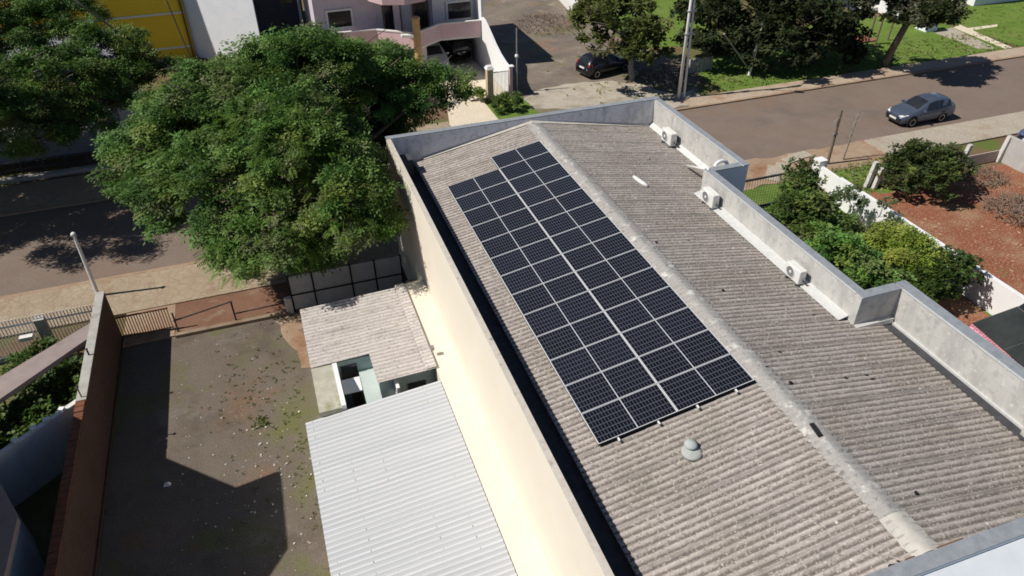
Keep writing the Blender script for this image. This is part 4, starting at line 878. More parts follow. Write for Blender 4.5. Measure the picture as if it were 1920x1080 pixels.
def crown(name, parent, lobes, n, kind, size, palette, seed, mat='leaf', clump=.9, droop=.35, keep=None, shell=.38, perclump=34, flat=.0):
    """lobes: (centre, (rx,ry,rz)). Fronds gather in clumps near each lobe's surface"""
    rs = np.random.RandomState(seed)
    C = np.array([tuple(l[0]) for l in lobes]); RR = np.array([l[1] if hasattr(l[1], '__len__') else (l[1],)*3 for l in lobes])
    w = (RR[:, 0]*RR[:, 1]+RR[:, 0]*RR[:, 2]); w = w/w.sum()
    nc = max(6, n//perclump)
    li = rs.choice(len(C), nc, p=w)
    d = rs.normal(size=(nc, 3)); d /= np.linalg.norm(d, axis=1)[:, None]; d[:, 2] = np.where(d[:, 2] < -.45, -d[:, 2], d[:, 2])
    rad = 1-np.abs(rs.normal(0, shell*.55, nc)); rad *= rs.uniform(.86, 1.10, nc)
    cc = C[li]+d*RR[li]*rad[:, None]
    out = d.copy()
    ct = np.array(palette)[rs.choice(len(palette), nc, p=[.30, .26, .18, .14, .12][:len(palette)] if len(palette) == 5 else None)]*rs.uniform(.72, 1.28, (nc, 1))
    cr = clump*rs.uniform(.55, 1.25, nc)
    ci = rs.choice(nc, n)
    off = rs.normal(size=(n, 3)); off /= np.linalg.norm(off, axis=1)[:, None]; off *= (rs.rand(n)**(1/2.2))[:, None]*cr[ci][:, None]; off[:, 2] *= .55
    pos = cc[ci]+off
    dirn = out[ci]*.8+off/np.maximum(cr[ci], .05)[:, None]*.8+rs.normal(0, .45, (n, 3)); dirn[:, 2] = dirn[:, 2]*.55-droop*rs.rand(n)
    if keep is not None:
        k = np.array([keep(p) for p in pos]); pos, dirn, ci = pos[k], dirn[k], ci[k]; n = len(pos)
    X = dirn/np.linalg.norm(dirn, axis=1)[:, None]
    upv = np.tile([0, 0, 1.0], (n, 1))+rs.normal(0, .38, (n, 3))
    Y = np.cross(upv, X); Y /= np.linalg.norm(Y, axis=1)[:, None]; Z = np.cross(X, Y)
    tp = frond_template(kind, 1.0); k = len(tp)
    sc = size*rs.uniform(.6, 1.25, n)
    V = pos[:, None, :]+sc[:, None, None]*(tp[None, :, 0:1]*X[:, None, :]+tp[None, :, 1:2]*Y[:, None, :]+tp[None, :, 2:3]*Z[:, None, :])
    V = V.reshape(-1, 3)-np.array(LOC[parent])
    nf = n*k//4
    me = bpy.data.meshes.new(name); me.vertices.add(len(V)); me.vertices.foreach_set('co', V.astype(np.float32).ravel())
    me.loops.add(nf*4); me.loops.foreach_set('vertex_index', np.arange(nf*4, dtype=np.int32))
    me.polygons.add(nf); me.polygons.foreach_set('loop_start', np.arange(0, nf*4, 4, dtype=np.int32)); me.polygons.foreach_set('loop_total', np.full(nf, 4, dtype=np.int32))
    me.update(); me.validate()
    tint = ct[ci]*rs.uniform(.7, 1.3, (n, 1)); tint = np.repeat(tint, k, axis=0)*1.0
    tint = np.clip(np.concatenate([tint, np.ones((len(tint), 1))], 1), 0, 1)
    at_ = me.attributes.new('tint', 'FLOAT_COLOR', 'POINT'); at_.data.foreach_set('color', tint.astype(np.float32).ravel())
    me.materials.append(MAT[mat]); o = bpy.data.objects.new(name, me); COL.objects.link(o); o.parent = parent; LOC[o] = LOC[parent]
    return o
def branches(parent, base, fork, lobes, r0, seed, mat='bark', sub=5, lean=None):
    rd = random.Random(seed); base = Vector(base); fork = Vector(fork)
    m = MB(); mid = base.lerp(fork, .5)+Vector((rd.uniform(-.12, .12), rd.uniform(-.12, .12), 0))
    m.tube([base+Vector((0, 0, -.1)), base+Vector((0, 0, .25)), mid, fork], [r0*1.5, r0*1.1, r0*.92, r0*.8], 10)
    m.build('trunk', mat, parent, smooth=True)
    m = MB()
    for c, rr in lobes:
        c = Vector(c); rx = rr if not hasattr(rr, '__len__') else rr[0]
        k = fork.lerp(c, .5)+Vector((rd.uniform(-.4, .4), rd.uniform(-.4, .4), .25*rx*.4))
        m.tube([fork+Vector((0, 0, -.15)), fork.lerp(k, .5)+Vector((rd.uniform(-.2, .2), rd.uniform(-.2, .2), 0)), k, c], [r0*.55, r0*.42, r0*.32, r0*.16], 7)
        for j in range(sub):
            e = c+Vector((rd.uniform(-1, 1), rd.uniform(-1, 1), rd.uniform(0, .75)))*rx*.95
            m.tube([c.lerp(k, .3*rd.random()), c.lerp(e, .5)+Vector((0, 0, .15)), e], [r0*.16, r0*.10, r0*.04], 5)
    m.build('limbs', mat, parent, smooth=True)
GREEN = [(.100, .215, .042), (.135, .240, .055), (.058, .140, .032), (.195, .265, .060), (.150, .195, .075)]
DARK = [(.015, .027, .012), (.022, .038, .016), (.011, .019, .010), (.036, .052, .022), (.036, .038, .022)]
MID = [(.080, .145, .036), (.108, .180, .044), (.056, .108, .028), (.155, .215, .052), (.125, .15, .06)]
YEL = [(.20, .29, .04), (.25, .32, .055), (.14, .24, .035), (.29, .33, .06), (.17, .26, .045)]

# big street tree in front of the building
bx = (-9.6, 18.4, 0)
big = thing('street_tree', 'largest broad feathery green tree beside the cream wall on the near pavement', 'tree', bx)
BL = [((-8.6, 20.2, 7.1), (4.0, 4.0, 2.3)), ((-11.4, 20.6, 6.6), (3.4, 3.6, 2.1)), ((-5.4, 21.4, 6.6), (3.0, 2.8, 1.7)), ((-9.2, 16.6, 6.2), (3.4, 3.2, 2.2)),
      ((-12.7, 16.6, 5.0), (2.6, 2.6, 1.8)), ((-14.4, 19.8, 5.0), (2.4, 2.6, 1.7)), ((-13.4, 22.2, 5.6), (2.4, 2.4, 1.7)), ((-8.0, 13.9, 5.0), (1.8, 2.2, 1.7)), ((-10.9, 13.9, 4.2), (2.0, 2.1, 1.6)),
      ((-3.2, 20.9, 6.2), (2.0, 1.7, 1.2)), ((-12.3, 14.6, 3.4), (1.1, 1.2, .9)), ((-9.4, 24.0, 6.2), (3.4, 2.8, 1.9)), ((-7.7, 14.0, 4.3), (1.3, 1.4, 1.1)), ((-9.4, 13.9, 3.9), (1.3, 1.2, 1.0))]
BL += [(tuple(at(px, py, z)), (r, r, r*.75)) for px, py, z, r in ((690, 268, 3.9, 1.9), (640, 300, 4.0, 1.8), (735, 222, 4.4, 1.6), (690, 225, 5.0, 1.8), (600, 270, 5.2, 1.8), (705, 330, 3.4, 1.4))]
def kb(p): return not (p[0] > -6.15 and p[1] < 17.5) and not (p[1] < 18.6 and p[0]+.84*(p[2]-5.2) > -5.5)
branches(big, bx, (-9.4, 18.6, 3.2), BL, .34, 3)
crown('crown', big, BL, 32000, 'puff', .32, GREEN, 11, keep=kb, clump=.66, perclump=36, shell=.26)
crown('drooping_fronds', big, [b for b in BL if b[0][1] < 18.5], 2200, 'feather', .40, [(.11, .21, .03), (.085, .17, .025), (.14, .23, .04), (.07, .14, .02), (.16, .21, .05)], 13, keep=kb, clump=.5, perclump=9, shell=.15, droop=.55)
# left street tree (far pavement)
lx = tuple(at(-70, 372))
lt = thing('street_tree', 'dark green spreading tree in front of the ochre building, over the shaded street', 'tree', lx)
LL = [(tuple(at(px, py, z)), (r, r, r*.72)) for px, py, z, r in ((272, 150, 4.6, 1.9), (200, 112, 5.6, 2.4), (110, 60, 6.6, 2.8), (25, 30, 7.2, 3.0), (20, 140, 6.2, 2.8), (112, 165, 5.6, 2.6), (190, 190, 4.6, 2.0), (40, 215, 5.4, 2.3), (-80, 80, 7.2, 3.2), (-110, 220, 6.2, 3.2), (250, 190, 3.8, 1.5), (230, 130, 4.8, 1.8), (150, 95, 6.0, 2.2), (160, 235, 4.2, 1.3), (75, 260, 4.4, 1.3))]
LL += [((-26.5, 31, 6.4), (3.0, 3.0, 1.9)), ((-30, 33.5, 7.0), (3.2, 3.0, 2.0)), ((-25.6, 28, 6.0), (2.4, 2.4, 1.6)), ((-26.5, 26.9, 6.0), (3.0, 2.2, 1.8)), ((-29.5, 29.5, 7.0), (3.4, 3.4, 2.2)), ((-31, 27.5, 6.6), (3.2, 2.6, 2.0))]
branches(lt, lx, (lx[0]+.3, lx[1]+.2, 3.4), LL, .30, 8)
crown('crown', lt, LL, 24000, 'puff', .33, [tuple(c*.85 for c in q) for q in GREEN], 12, clump=.72, perclump=34, shell=.30)
# gravel yard tree
def tree(label, base, fork, lobes, n, kind, size, pal, seed, r0=.2, mat='leaf', bark='bark', cat='tree', name='garden_tree', **k):
    t = thing(name, label, cat, tuple(base)); branches(t, base, fork, lobes, r0, seed, bark); crown('crown', t, lobes, n, kind, size, pal, seed, mat, **k); return t
def L(px, py, z, r): return (tuple(at(px, py, z)), r)
b0 = at(1185, 150)
tree('leafy olive tree with pale trunks between the dark hatchback and the utility pole', b0, b0+Vector((0, .3, 1.8)),
     [L(1165, 60, 3.9, (2.6, 2.6, 2.0)), L(1120, 40, 3.6, (1.9, 2.0, 1.6)), L(1210, 75, 3.2, (1.6, 1.7, 1.4)), L(1150, 12, 4.4, (2.4, 2.4, 1.8)), L(1185, 105, 2.5, (1.4, 1.3, 1.0))], 3600, 'broad', .55, [(.085, .105, .030), (.11, .13, .035), (.05, .07, .022), (.15, .16, .05), (.13, .11, .06)], 21, .22, bark='bark_pale', clump=.6)
b0 = at(1410, 118)
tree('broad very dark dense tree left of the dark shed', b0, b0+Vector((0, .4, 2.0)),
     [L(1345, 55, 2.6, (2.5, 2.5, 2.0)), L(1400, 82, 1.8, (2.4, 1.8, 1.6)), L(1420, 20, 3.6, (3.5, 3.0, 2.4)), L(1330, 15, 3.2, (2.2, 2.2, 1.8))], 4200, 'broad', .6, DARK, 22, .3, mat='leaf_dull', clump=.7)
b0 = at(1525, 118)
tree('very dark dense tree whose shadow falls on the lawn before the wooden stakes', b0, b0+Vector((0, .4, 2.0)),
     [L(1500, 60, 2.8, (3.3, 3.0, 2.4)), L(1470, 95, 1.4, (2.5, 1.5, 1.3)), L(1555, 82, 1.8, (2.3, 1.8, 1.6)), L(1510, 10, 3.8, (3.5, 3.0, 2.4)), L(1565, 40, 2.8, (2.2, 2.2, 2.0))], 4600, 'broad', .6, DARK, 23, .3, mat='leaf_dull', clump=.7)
b0 = Vector((32.4, 30.0, 0)); fk = at(1700, 45, 3.6)
tree('leaning trunk tree on the verge casting a wide shadow over the street', b0, fk,
     [(tuple(fk+Vector(q)), r) for q, r in (((-.2, .2, .7), (1.4, 1.3, .8)), ((1.2, -.6, 1.2), (1.9, 1.6, .9)), ((-1.0, 1.4, 1.5), (1.8, 1.6, 1.0)), ((2.6, .4, 1.6), (1.8, 1.5, .9)), ((.4, -1.6, 1.1), (1.4, 1.1, .8)))], 3000, 'broad', .55, [(.05, .06, .03), (.07, .08, .04), (.10, .10, .06), (.035, .045, .022), (.16, .16, .12)], 24, .26, clump=.6)
# garden between the parapet and the white wall
def bush(label, lobes, n, kind, size, pal, seed, base=None, r0=.07, **k):
    c = Vector(lobes[0][0]); b = Vector(base) if base is not None else Vector((c.x, c.y, 0))
    return tree(label, b, b+Vector((0, 0, max(.3, c.z*.4))), lobes, n, kind, size, pal, seed, r0, cat='bush', name='garden_bush', **k)
bush('tall dark green pointed bush next to the green gate', [L(1490, 400, 1.9, (1.2, 1.2, 1.2)), L(1497, 345, 2.6, (.75, .75, 1.1)), L(1470, 425, 1.6, (1.0, 1.0, .9)), L(1525, 390, 1.9, (1.0, 1.0, .9)), L(1545, 425, 1.6, (1.1, 1.0, .8))], 3200, 'broad', .30, MID, 31, clump=.42)
bush('grey green sparse bush leaning over the white wall', [L(1650, 405, 1.7, (.8, .8, .7)), L(1625, 430, 1.3, (.6, .6, .6)), L(1590, 375, 1.5, (.6, .6, .7))], 420, 'broad', .30, [(.10, .14, .07), (.14, .18, .10), (.07, .10, .05), (.18, .22, .14), (.09, .12, .05)], 32, clump=.4)
bush('broad mid green bush in front of the parapet, left of the yellow green bush', [L(1575, 490, 1.5, (1.3, 1.3, 1.0)), L(1530, 460, 1.4, (1.0, 1.0, .9)), L(1615, 525, 1.3, (1.3, 1.1, .9)), L(1660, 545, 1.1, (1.0, 1.0, .8)), L(1500, 450, 1.2, (.9, .9, .8))], 3600, 'broad', .30, [tuple(c*1.25 for c in q) for q in GREEN], 33, clump=.45)
bush('bright yellow green bush between two darker bushes', [L(1695, 470, 1.6, (1.0, 1.0, .8)), L(1715, 505, 1.3, (.9, .9, .8)), L(1670, 455, 1.5, (.7, .8, .6))], 1700, 'puff', .30, YEL, 34, clump=.4)
bush('rounded dark green bush at the end of the garden row', [L(1772, 512, 1.4, (1.1, 1.1, .95)), L(1740, 535, 1.1, (.8, .8, .8))], 1700, 'broad', .28, [(.045, .09, .02), (.06, .115, .026), (.03, .065, .018), (.08, .13, .03), (.05, .09, .03)], 35, clump=.38)
bush('large round olive shrub on the red lot by the broken fence', [L(1735, 318, 1.4, (1.8, 1.7, 1.2)), L(1700, 330, 1.1, (1.1, 1.1, .9)), L(1775, 310, 1.2, (1.2, 1.2, 1.0))], 3000, 'broad', .32, [(.055, .085, .028), (.075, .11, .032), (.035, .058, .020), (.11, .13, .045), (.10, .09, .045)], 36, clump=.45)
bush('small dark shrub at the foot of the curved white wall', [L(952, 186, .7, (.75, .7, .6)), L(935, 196, .5, (.5, .5, .45))], 700, 'broad', .28, MID, 37, clump=.3)
bush('small green shrub beside the gate pillar', [L(895, 178, .5, (.5, .4, .4))], 300, 'broad', .25, YEL, 38, clump=.25)
# neighbour's shaded garden plants
bush('deep green plants crowding behind the brick wall under the pinkish canopy', [(( -18.6, 11.6, .9), (.9, .9, .7)), ((-19.6, 10.7, .8), (1.1, .9, .7)), ((-20.6, 9.9, .8), (1.1, .9, .7)), ((-18.3, 12.6, .7), (.7, .7, .6)), ((-19.4, 12.2, .6), (1.0, .8, .6)), ((-21.5, 11, .7), (1.2, 1, .7))], 2600, 'broad', .36, [(.05, .11, .02), (.07, .14, .025), (.03, .07, .015), (.10, .17, .03), (.05, .08, .02)], 39, clump=.45)
bush('dark hedge plant at the inside foot of the white bar fence', [((-20.0, 14.9, .5), (.6, .5, .45)), ((-20.7, 14.6, .4), (.5, .5, .4))], 420, 'broad', .26, MID, 40, clump=.25)
# dead brush and cut branches
def brush(label, c, r, h, n, seed, mat):
    rd = random.Random(seed); m = MB(); c = Vector((c.x, c.y, 0))
    for i in range(n):
        a = rd.uniform(0, 6.28); q = rd.random()**.6*r; p = c+Vector((math.cos(a)*q, math.sin(a)*q, rd.uniform(0, h*(1-q/r*.7))))
        d = Vector((rd.uniform(-1, 1), rd.uniform(-1, 1), rd.uniform(-.2, .7)))*rd.uniform(.25, .6); m.tube([p, p+d*.5+Vector((0, 0, .05)), p+d], [.022, .016, .006], 4, False)
    return tag(m.build('brush_pile', mat, loc=c), label, 'brush pile')
MAT['dry_twig'] = surf('dry_twigs', (.16, .115, .085), (.28, .21, .16), 5, .95)
MAT['grey_twig'] = surf('grey_twigs', (.13, .12, .11), (.26, .245, .225), 5, .95)
brush('brown heap of dry brush at the right edge of the red lot', at(1903, 400), 1.5, .9, 520, 51, 'dry_twig')
brush('grey heap of cut branches beside the utility pole', at(1240, 148), 1.7, .9, 560, 52, 'grey_twig')
brush('tan heap of dry cut grass on the gravel yard behind the dark hatchback', at(1030, 48), 3.0, .5, 520, 54, 'dry_twig')
brush('pale dry weeds at the foot of the grey side wall', at(1845, 335), 1.2, .4, 220, 53, 'dry_twig')
# ragged grass tufts on lawn edges and the dirt lot
def tufts(name, label, pts, seed, pal, hgt=.16):
    rs = np.random.RandomState(seed); V = []; T_ = []
    for (x, y, s) in pts:
        col = np.array(pal[rs.randint(len(pal))])*rs.uniform(.7, 1.3)
        for k in range(7):
            a = rs.uniform(0, 6.28); ln = s*rs.uniform(.5, 1.2)*hgt; dx, dy = math.cos(a)*ln*.8, math.sin(a)*ln*.8; ox, oy = rs.normal(0, s*.05, 2); wv = .02*s+.01
            px_, py_ = -math.sin(a)*wv, math.cos(a)*wv
            V += [(x+ox-px_, y+oy-py_, .0), (x+ox+px_, y+oy+py_, .0), (x+ox+dx+px_*.4, y+oy+dy+py_*.4, ln), (x+ox+dx-px_*.4, y+oy+dy-py_*.4, ln)]; T_ += [tuple(col)+(1,)]*4
    me = bpy.data.meshes.new(name); me.from_pydata(V, [], [(i, i+1, i+2, i+3) for i in range(0, len(V), 4)]); me.update()
    a = me.attributes.new('tint', 'FLOAT_COLOR', 'POINT'); a.data.foreach_set('color', np.array(T_, dtype=np.float32).ravel())
    me.materials.append(MAT['leaf']); o = bpy.data.objects.new(name, me); COL.objects.link(o); return tag(o, label, 'grass', kind='stuff')
rs = np.random.RandomState(9); pts = []
for i in range(900):
    x, y = rs.uniform(20, 45), rs.uniform(29.6, 34); pts.append((x, y, rs.uniform(.8, 1.6)))
for i in range(700): pts.append((rs.uniform(17.8, 25.4), rs.uniform(15, 18.1), rs.uniform(.7, 1.4)))
for i in range(500): pts.append((rs.uniform(45, 62), rs.uniform(30, 39), rs.uniform(.6, 1.2)))
for i in range(260): pts.append((rs.normal(18.5, 4), rs.normal(33, 3), rs.uniform(.8, 1.8)))
pts = [p for p in pts if p[1] > 29.7 or p[1] < 18.2]
tufts('grass', 'short green grass tufts on the lawns beside the street', pts, 61, [(.19, .28, .06), (.22, .29, .08), (.16, .25, .05), (.28, .29, .12)], .09)
pts = [(rs.normal(-12.6, 1.0), rs.normal(10.5, 2.3), rs.uniform(.35, .8)) for i in range(150)]+[(rs.normal(-11.3, .22), rs.uniform(4, 12), rs.uniform(.3, .7)) for i in range(90)]+[tuple(at(490+rs.normal(0, 7), 792+rs.normal(0, 5)))[:2]+(1.1,) for i in range(14)]
pts = [p for p in pts if -15.2 < p[0] < -10.9 and p[1] < 14.7]
tufts('weeds', 'thin patches of weeds on the dirt lot', pts, 62, [(.17, .18, .065), (.15, .17, .05), (.20, .19, .08), (.13, .17, .045)], .07)

# ------------------------------------------------------------------ cars
def car(name, label, loc, rz, paint, Lc=4.05, W=1.74, H=1.50, roof=None):
    """hatchback: nose at local +x end"""
    t = thing(name, label, 'car', loc, rz)
    m_, nt, b = newmat(name+'_paint'); v = coords(nt, (1, 1, 1), 'Object')
    lk(nt, ramp(nt, noise(nt, v, 2, 3), [(.3, tuple(x*.9 for x in paint)), (.7, paint)]), b.inputs['Base Color']); b.inputs['Roughness'].default_value = .32; b.inputs['Metallic'].default_value = .25; b.inputs['Coat Weight'].default_value = .5; b.inputs['Coat Roughness'].default_value = .08
    hL = Lc/2
    #      x      zlow  belt   top    wlow  wbelt wtop
    S = [(hL,      .34,  .60,  .62,  .55,  .58, .40),
         (hL-.07,  .24,  .66,  .70,  .70,  .70, .55),
         (hL-.32,  .22,  .74,  .80,  .80,  .79, .62),
         (hL-.70,  .22,  .82,  .90,  .85,  .83, .66),
         (hL-1.12, .22,  .90,  .98,  .87,  .84, .70),
         (hL-1.60, .22,  .93, 1.26,  .87,  .84, .66),
         (hL-2.00, .22,  .94, 1.44,  .87,  .84, .60),
         (hL-2.55, .22,  .95, 1.50,  .87,  .84, .59),
         (hL-3.15, .22,  .97, 1.47,  .87,  .84, .58),
         (hL-3.55, .22, 1.00, 1.38,  .86,  .82, .56),
         (hL-3.86, .24, 1.00, 1.10,  .83,  .79, .58),
         (hL-4.00, .26,  .80,  .86,  .77,  .74, .60),
         (-hL,     .34,  .58,  .62,  .64,  .64, .50)]
    kx = W/1.74; kz = H/1.50
    def ring(s):
        x, zl_, zb, zt, wl, wb, wt = s; zl_, zb, zt = zl_*kz, zb*kz, zt*kz; wl, wb, wt = wl*kx, wb*kx, wt*kx
        h = [(wl*.90, zl_), (wl, zl_+.16), (wl*1.005, (zl_+zb)*.5+.05), (wb, zb), (wt+(wb-wt)*.06, zb+(zt-zb)*.90), (wt*.80, zt), (wt*.35, zt+.018)]
        return [(x, y, z) for y, z in h]+[(x, -y, z) for y, z in reversed(h)]
    rings = [ring(s) for s in S]; q = len(rings[0]); m = MB()
    for r in rings: m.v += r
    for i in range(len(rings)-1):
        for k in range(q): k2 = (k+1) % q; m.f.append((i*q+k, i*q+k2, (i+1)*q+k2, (i+1)*q+k))
    m.f.append(tuple(range(q))); m.f.append(tuple((len(rings)-1)*q+k for k in range(q-1, -1, -1)))
    body = m.build('body', m_, t, local=True, smooth=True)
    def P(i, k, f=0.0, out=.006):                 # point on the shell, pushed out a little
        a = Vector(rings[i][k]); 
        return a
    def pane(nm, quads, push, ins=.07):
        g = MB()
        for qd in quads:
            c = sum((Vector(p) for p in qd), Vector())/4; g.quad(*[(Vector(p).lerp(c, ins)+Vector(push)) for p in qd])
        o = g.build(nm, 'glass_dark', t, local=True); sd = o.modifiers.new('thickness', 'SOLIDIFY'); sd.thickness = .006; return o
    for sgn, (kb_, kt) in ((1, (3, 4)), (-1, (q-4, q-5))):
        pane('side_window', [(P(5, kb_), P(7, kb_), P(7, kt), (Vector(P(5, kt))*.35+Vector(P(6, kt))*.65))], (0, sgn*.014, .006))
        pane('side_window', [(P(7, kb_), P(9, kb_), P(9, kt), P(7, kt))], (0, sgn*.014, .006))
    pane('windscreen', [(Vector(P(i, k))*(1 if i == 5 else .85)+(Vector() if i == 5 else Vector(P(5, k))*.15), Vector(P(i, k+1))*(1 if i == 5 else .85)+(Vector() if i == 5 else Vector(P(5, k+1))*.15), Vector(P(i+1, k+1))*(1 if i == 4 else .8)+(Vector() if i == 4 else Vector(P(5, k+1))*.2), Vector(P(i+1, k))*(1 if i == 4 else .8)+(Vector() if i == 4 else Vector(P(5, k))*.2)) for i in (4, 5) for k in range(5, q-6)], (.010, 0, .014), 0)
    pane('rear_window', [(Vector(P(9, k))*.85+Vector(P(10, k))*.15, Vector(P(9, k+1))*.85+Vector(P(10, k+1))*.15, P(10, k+1), P(10, k)) for k in range(5, q-6)], (-.010, 0, .012), 0)
    for sgn in (1, -1):
        g = MB(); g.hexa([(hL-.02, sgn*.40*kx, .56), (hL-.34, sgn*.74*kx, .62), (hL-.40, sgn*.79*kx, .62), (hL-.06, sgn*.66*kx, .56), (hL-.05, sgn*.40*kx, .69), (hL-.36, sgn*.70*kx, .78), (hL-.44, sgn*.785*kx, .76), (hL-.10, sgn*.66*kx, .68)]); g.build('headlight', 'lamp_clear', t, local=True)
        g = MB(); g.hexa([(-hL+.05, sgn*.60*kx, .72), (-hL+.30, sgn*.80*kx, .74), (-hL+.30, sgn*.84*kx, .74), (-hL+.03, sgn*.70*kx, .72), (-hL+.12, sgn*.60*kx, 1.02), (-hL+.30, sgn*.76*kx, 1.04), (-hL+.30, sgn*.81*kx, 1.04), (-hL+.10, sgn*.70*kx, 1.02)]); g.build('taillight', 'lamp_red', t, local=True)
        g = MB(); g.obox((hL-1.42, sgn*.95*kx, .98*kz), (.07, .10, .065), 0); g.build('mirror', m_, t, local=True, bevel=.03)
        for x in (hL-.78, -hL+.72):
            w_ = MB(); w_.lathe((x, sgn*.80*kx, .31), [(.20, -.10*sgn), (.29, -.10*sgn), (.315, -.05*sgn), (.315, .05*sgn), (.29, .085*sgn), (.20, .085*sgn)], 24, 'Y'); wo = w_.build('wheel', 'rubber', t, local=True, smooth=True)
            w_ = MB(); w_.lathe((x, sgn*.80*kx, .31), [(.20, .06*sgn), (.20, .088*sgn), (.06, .075*sgn), (.0, .08*sgn)], 20, 'Y'); w_.build('rim', 'chrome', wo, local=True)
            w_ = MB(); w_.lathe((x, sgn*.842*kx, .335), [(.385, -.03*sgn), (.385, .026*sgn), (.34, .028*sgn)], 24, 'Y'); w_.build('wheel_arch', 'black', t, local=True)
    g = MB(); g.box(hL-.02, -.26, .40, hL+.012, .26, .51); g.build('number_plate', 'plastic_white', t, local=True)
    g = MB(); g.box(-hL-.012, -.26, .66, -hL+.05, .26, .77); g.build('number_plate', 'plastic_white', t, local=True)
    g = MB(); g.box(hL-.03, -.52*kx, .28, hL+.008, .52*kx, .37); g.build('lower_grille', 'plastic_dark', t, local=True)
    g = MB(); g.box(-hL-.006, -.55*kx, .36, -hL+.05, .55*kx, .44); g.build('rear_bumper_strip', 'plastic_dark', t, local=True)
    return t
a, b_ = at(1705, 241), at(1763, 229); c = (a+b_)/2
car('parked_car', 'silver grey hatchback parked on the near side of the street', (c.x+.05, c.y+.86, .01), math.pi, (.085, .108, .155), 3.72, 1.66, 1.44)
a = at(1128, 122, .6)
car('parked_car', 'dark navy hatchback parked on the gravel yard below the olive tree', (a.x+.3, a.y+.2, .03), R(14), (.012, .014, .022))
a = at(818, 112, .6)
car('parked_car', 'white car parked in the open carport', (2.05, 41.55, .07), R(-92), (.62, .63, .65), 3.7)
# spare wheel carrier of the vehicle beside it
car('parked_car', 'black off road vehicle with white rear spare wheel in the carport', (4.1, 43.2, .07), R(90), (.012, .012, .014), 3.6, 1.6, 1.75)
sv = bpy.data.objects['parked_car.003'] if 'parked_car.003' in bpy.data.objects else None
if sv:
    g = MB(); g.lathe((-1.86, -.15, 1.0), [(.33, -.1), (.35, 0), (.2, .12), (.0, .12)], 18, 'X'); g.build('spare_wheel', 'rubber', sv, local=True)
    g = MB(); g.lathe((-1.90, -.15, 1.0), [(.20, -.10), (.21, -.06), (.1, -.055)], 18, 'X'); g.build('spare_wheel_cover', 'plastic_white', sv, local=True)
    g = MB(); g.box(-1.84, .25, .75, -1.80, .7, 1.05); g.build('rear_panel', 'plastic_white', sv, local=True)
a = at(1925, 268, .5)
car('parked_car', 'blue grey car cut by the right edge on the pale pavement', (a.x+2.1, a.y+.1, .11), math.pi, (.10, .13, .24))
# bluish tarpaulin-like object by the leaning tree: white and blue playhouse
q = at(1745, 58, 0)
tt = thing('garden_cabin', 'small white and blue garden cabin beside the footpath behind the leaning tree', 'cabin', q)
bpart('wall', 'paleblue', lambda m: m.box(q.x-.7, q.y-.2, 0, q.x+.4, q.y+1.0, 1.0), par=tt)
bpart('roof', 'whitepaint', lambda m: m.hexa([(q.x-.85, q.y-.45, .95), (q.x+.5, q.y-.45, .95), (q.x+.5, q.y+.5, 1.4), (q.x-.85, q.y+.5, 1.4), (q.x-.85, q.y-.45, 1.0), (q.x+.5, q.y-.45, 1.0), (q.x+.5, q.y+.5, 1.45), (q.x-.85, q.y+.5, 1.45)]), par=tt)

# ------------------------------------------------------------------ poles and lamps
q = at(1274, 186, 0)
up = thing('utility_pole', 'tall pale concrete utility pole beside the heap of cut branches', 'utility pole', q)
bpart('shaft', 'concrete_pole', lambda m: m.tube([(q.x-.09, q.y, 0), (q.x-.06, q.y, 10.5)], [.105, .08], 14), par=up, smooth=True)
bpart('shaft', 'concrete_pole', lambda m: m.tube([(q.x+.32, q.y, 0), (q.x+.14, q.y, 7.2)], [.075, .06], 12), par=up)
bpart('clamp', 'steel', lambda m: (m.box(q.x-.2, q.y-.14, 4.2, q.x+.4, q.y+.14, 4.28), m.box(q.x-.2, q.y-.14, 5.6, q.x+.35, q.y+.14, 5.68)), par=up)
bpart('street_lamp_arm', 'steel', lambda m: m.tube([(q.x, q.y, 6.9), (q.x+1.0, q.y-.5, 7.3), (q.x+1.7, q.y-.9, 7.35)], .035, 8), par=up)
bpart('lamp_head', 'plastic_white', lambda m: m.obox((q.x+1.95, q.y-1.05, 7.35), (.28, .10, .06), -.5), par=up, bevel=.03)
bpart('cross_arm', 'wood', lambda m: m.box(q.x-1.2, q.y-.06, 9.2, q.x+1.2, q.y+.06, 9.32), par=up)
for y, z in ((.1, 9.3), (-.1, 8.2)):
    cable('overhead_cable', 'dark overhead power line leaving the utility pole towards the right, ' + ('upper' if z > 9 else 'lower') + ' of the two', (q.x, q.y+y, z), (q.x+70, q.y+3+y*5, z), .9, .018)
b2 = at(1404, 142)
pl_ = thing('leaning_pole', 'slim weathered pole standing at the lawn edge below the dark trees', 'pole', b2)
bpart('shaft', 'concrete_pole', lambda m: m.tube([(b2.x, b2.y, 0), (b2.x+.35, b2.y-.1, 4.0)], [.11, .08], 8), par=pl_)
bpart('stay_bar', 'steel', lambda m: m.tube([(b2.x, b2.y, .4), (b2.x-2.8, b2.y-.3, 3.3)], .05, 6), par=pl_)
b3 = at(1551, 308)
p3 = thing('wooden_pole', 'dark slim wooden pole rising behind the white pillar on the verge', 'pole', b3)
bpart('shaft', 'wood', lambda m: m.tube([(b3.x, b3.y, 0), (b3.x+.02, b3.y, 3.15)], [.085, .065], 8), par=p3)
bpart('bracket', 'steel', lambda m: (m.box(b3.x-.12, b3.y-.06, 1.75, b3.x+.12, b3.y+.06, 1.85), m.tube([(b3.x-.28, b3.y, 2.5), (b3.x, b3.y, 2.75)], .02, 6)), par=p3)
b4 = at(1580, 300)
p4 = thing('frayed_pole', 'thin pale stick pole with frayed twigs next to the dark wooden pole', 'pole', b4)
bpart('shaft', 'bark_pale', lambda m: m.tube([(b4.x, b4.y, 0), (b4.x+.25, b4.y, 2.9)], [.06, .03], 6), par=p4)
rd = random.Random(4)
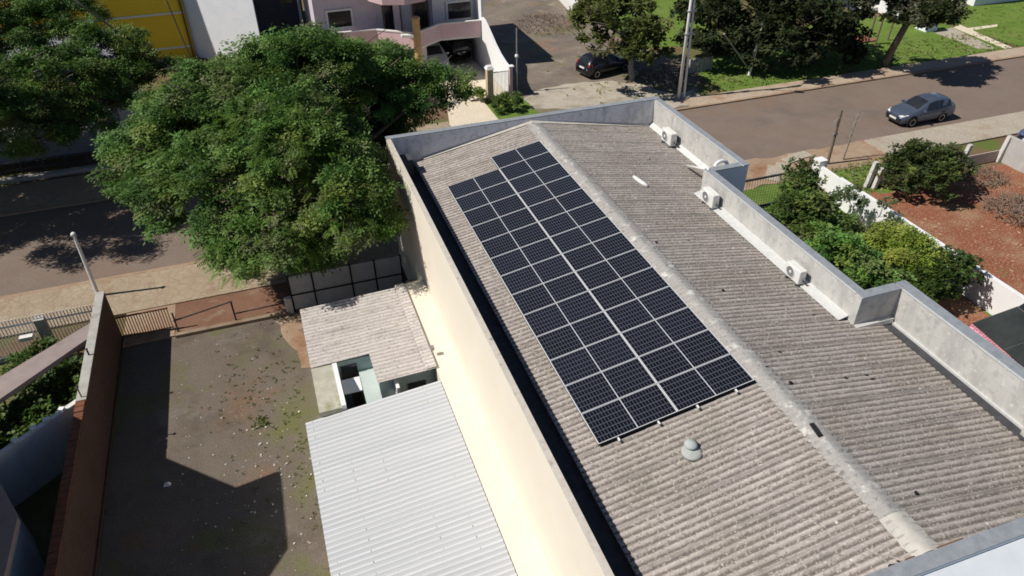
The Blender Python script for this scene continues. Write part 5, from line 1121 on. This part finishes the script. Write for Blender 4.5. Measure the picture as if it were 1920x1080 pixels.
bpart('twigs', 'bark_pale', lambda m: [m.tube([(b4.x+.06*k/6, b4.y, 1.0+.13*k), (b4.x+.06*k/6+rd.uniform(-.35, .35), b4.y+rd.uniform(-.3, .3), 1.2+.14*k)], [.014, .006], 4) for k in range(13)], par=p4)
# small lamp post on the near pavement
l0 = Vector((-18.45, 18.9, 0))
lp = thing('street_lamp', 'thin pale lamp post on the stone pavement beyond the brick wall', 'lamp post', l0)
bpart('pole', 'concrete_pole', lambda m: m.tube([l0, l0+Vector((.02, 0, 3.1))], [.085, .06], 10), par=lp)
bpart('lamp_head', 'concrete_pole', lambda m: (m.lathe((l0.x+.02, l0.y, 3.1), [(.05, 0), (.09, .03), (.10, .08), (.05, .13)], 12),), par=lp, smooth=True)
bpart('lamp_bracket', 'steel', lambda m: m.box(l0.x-.12, l0.y-.04, 3.04, l0.x+.12, l0.y+.04, 3.10), par=lp)

# ------------------------------------------------------------------ light
SUN_EL = R(50); sd = Vector((1, -.12, 0)).normalized()            # shadows run towards +x, slightly to the camera
w = bpy.data.worlds.new('World'); scn.world = w; w.use_nodes = True; nt = w.node_tree
sky = nt.nodes.new('ShaderNodeTexSky'); sky.sky_type = 'NISHITA'; sky.sun_disc = False; sky.sun_elevation = SUN_EL
sky.sun_rotation = math.atan2(-sd.x, -sd.y)
bg = nt.nodes['Background']; nt.links.new(sky.outputs[0], bg.inputs[0]); bg.inputs[1].default_value = .075; sky.air_density = .7; sky.dust_density = .3; sky.ozone_density = 1.5; sky.altitude = 900
sun = bpy.data.lights.new('sun', 'SUN'); sun.energy = 4.8; sun.angle = R(.53); sun.color = (1.0, .945, .86)
so = bpy.data.objects.new('sun', sun); COL.objects.link(so)
dr = Vector((sd.x*math.cos(SUN_EL), sd.y*math.cos(SUN_EL), -math.sin(SUN_EL)))
so.rotation_euler = dr.to_track_quat('-Z', 'Y').to_euler(); so.location = (-40, 10, 60)
scn.view_settings.view_transform = 'Standard'; scn.view_settings.look = 'None'; scn.view_settings.exposure = 0.0; scn.view_settings.gamma = 1
scn.cycles.filter_width = 1.7; scn.cycles.max_bounces = 5; scn.cycles.diffuse_bounces = 2; scn.cycles.transparent_max_bounces = 4; scn.cycles.use_denoising = True
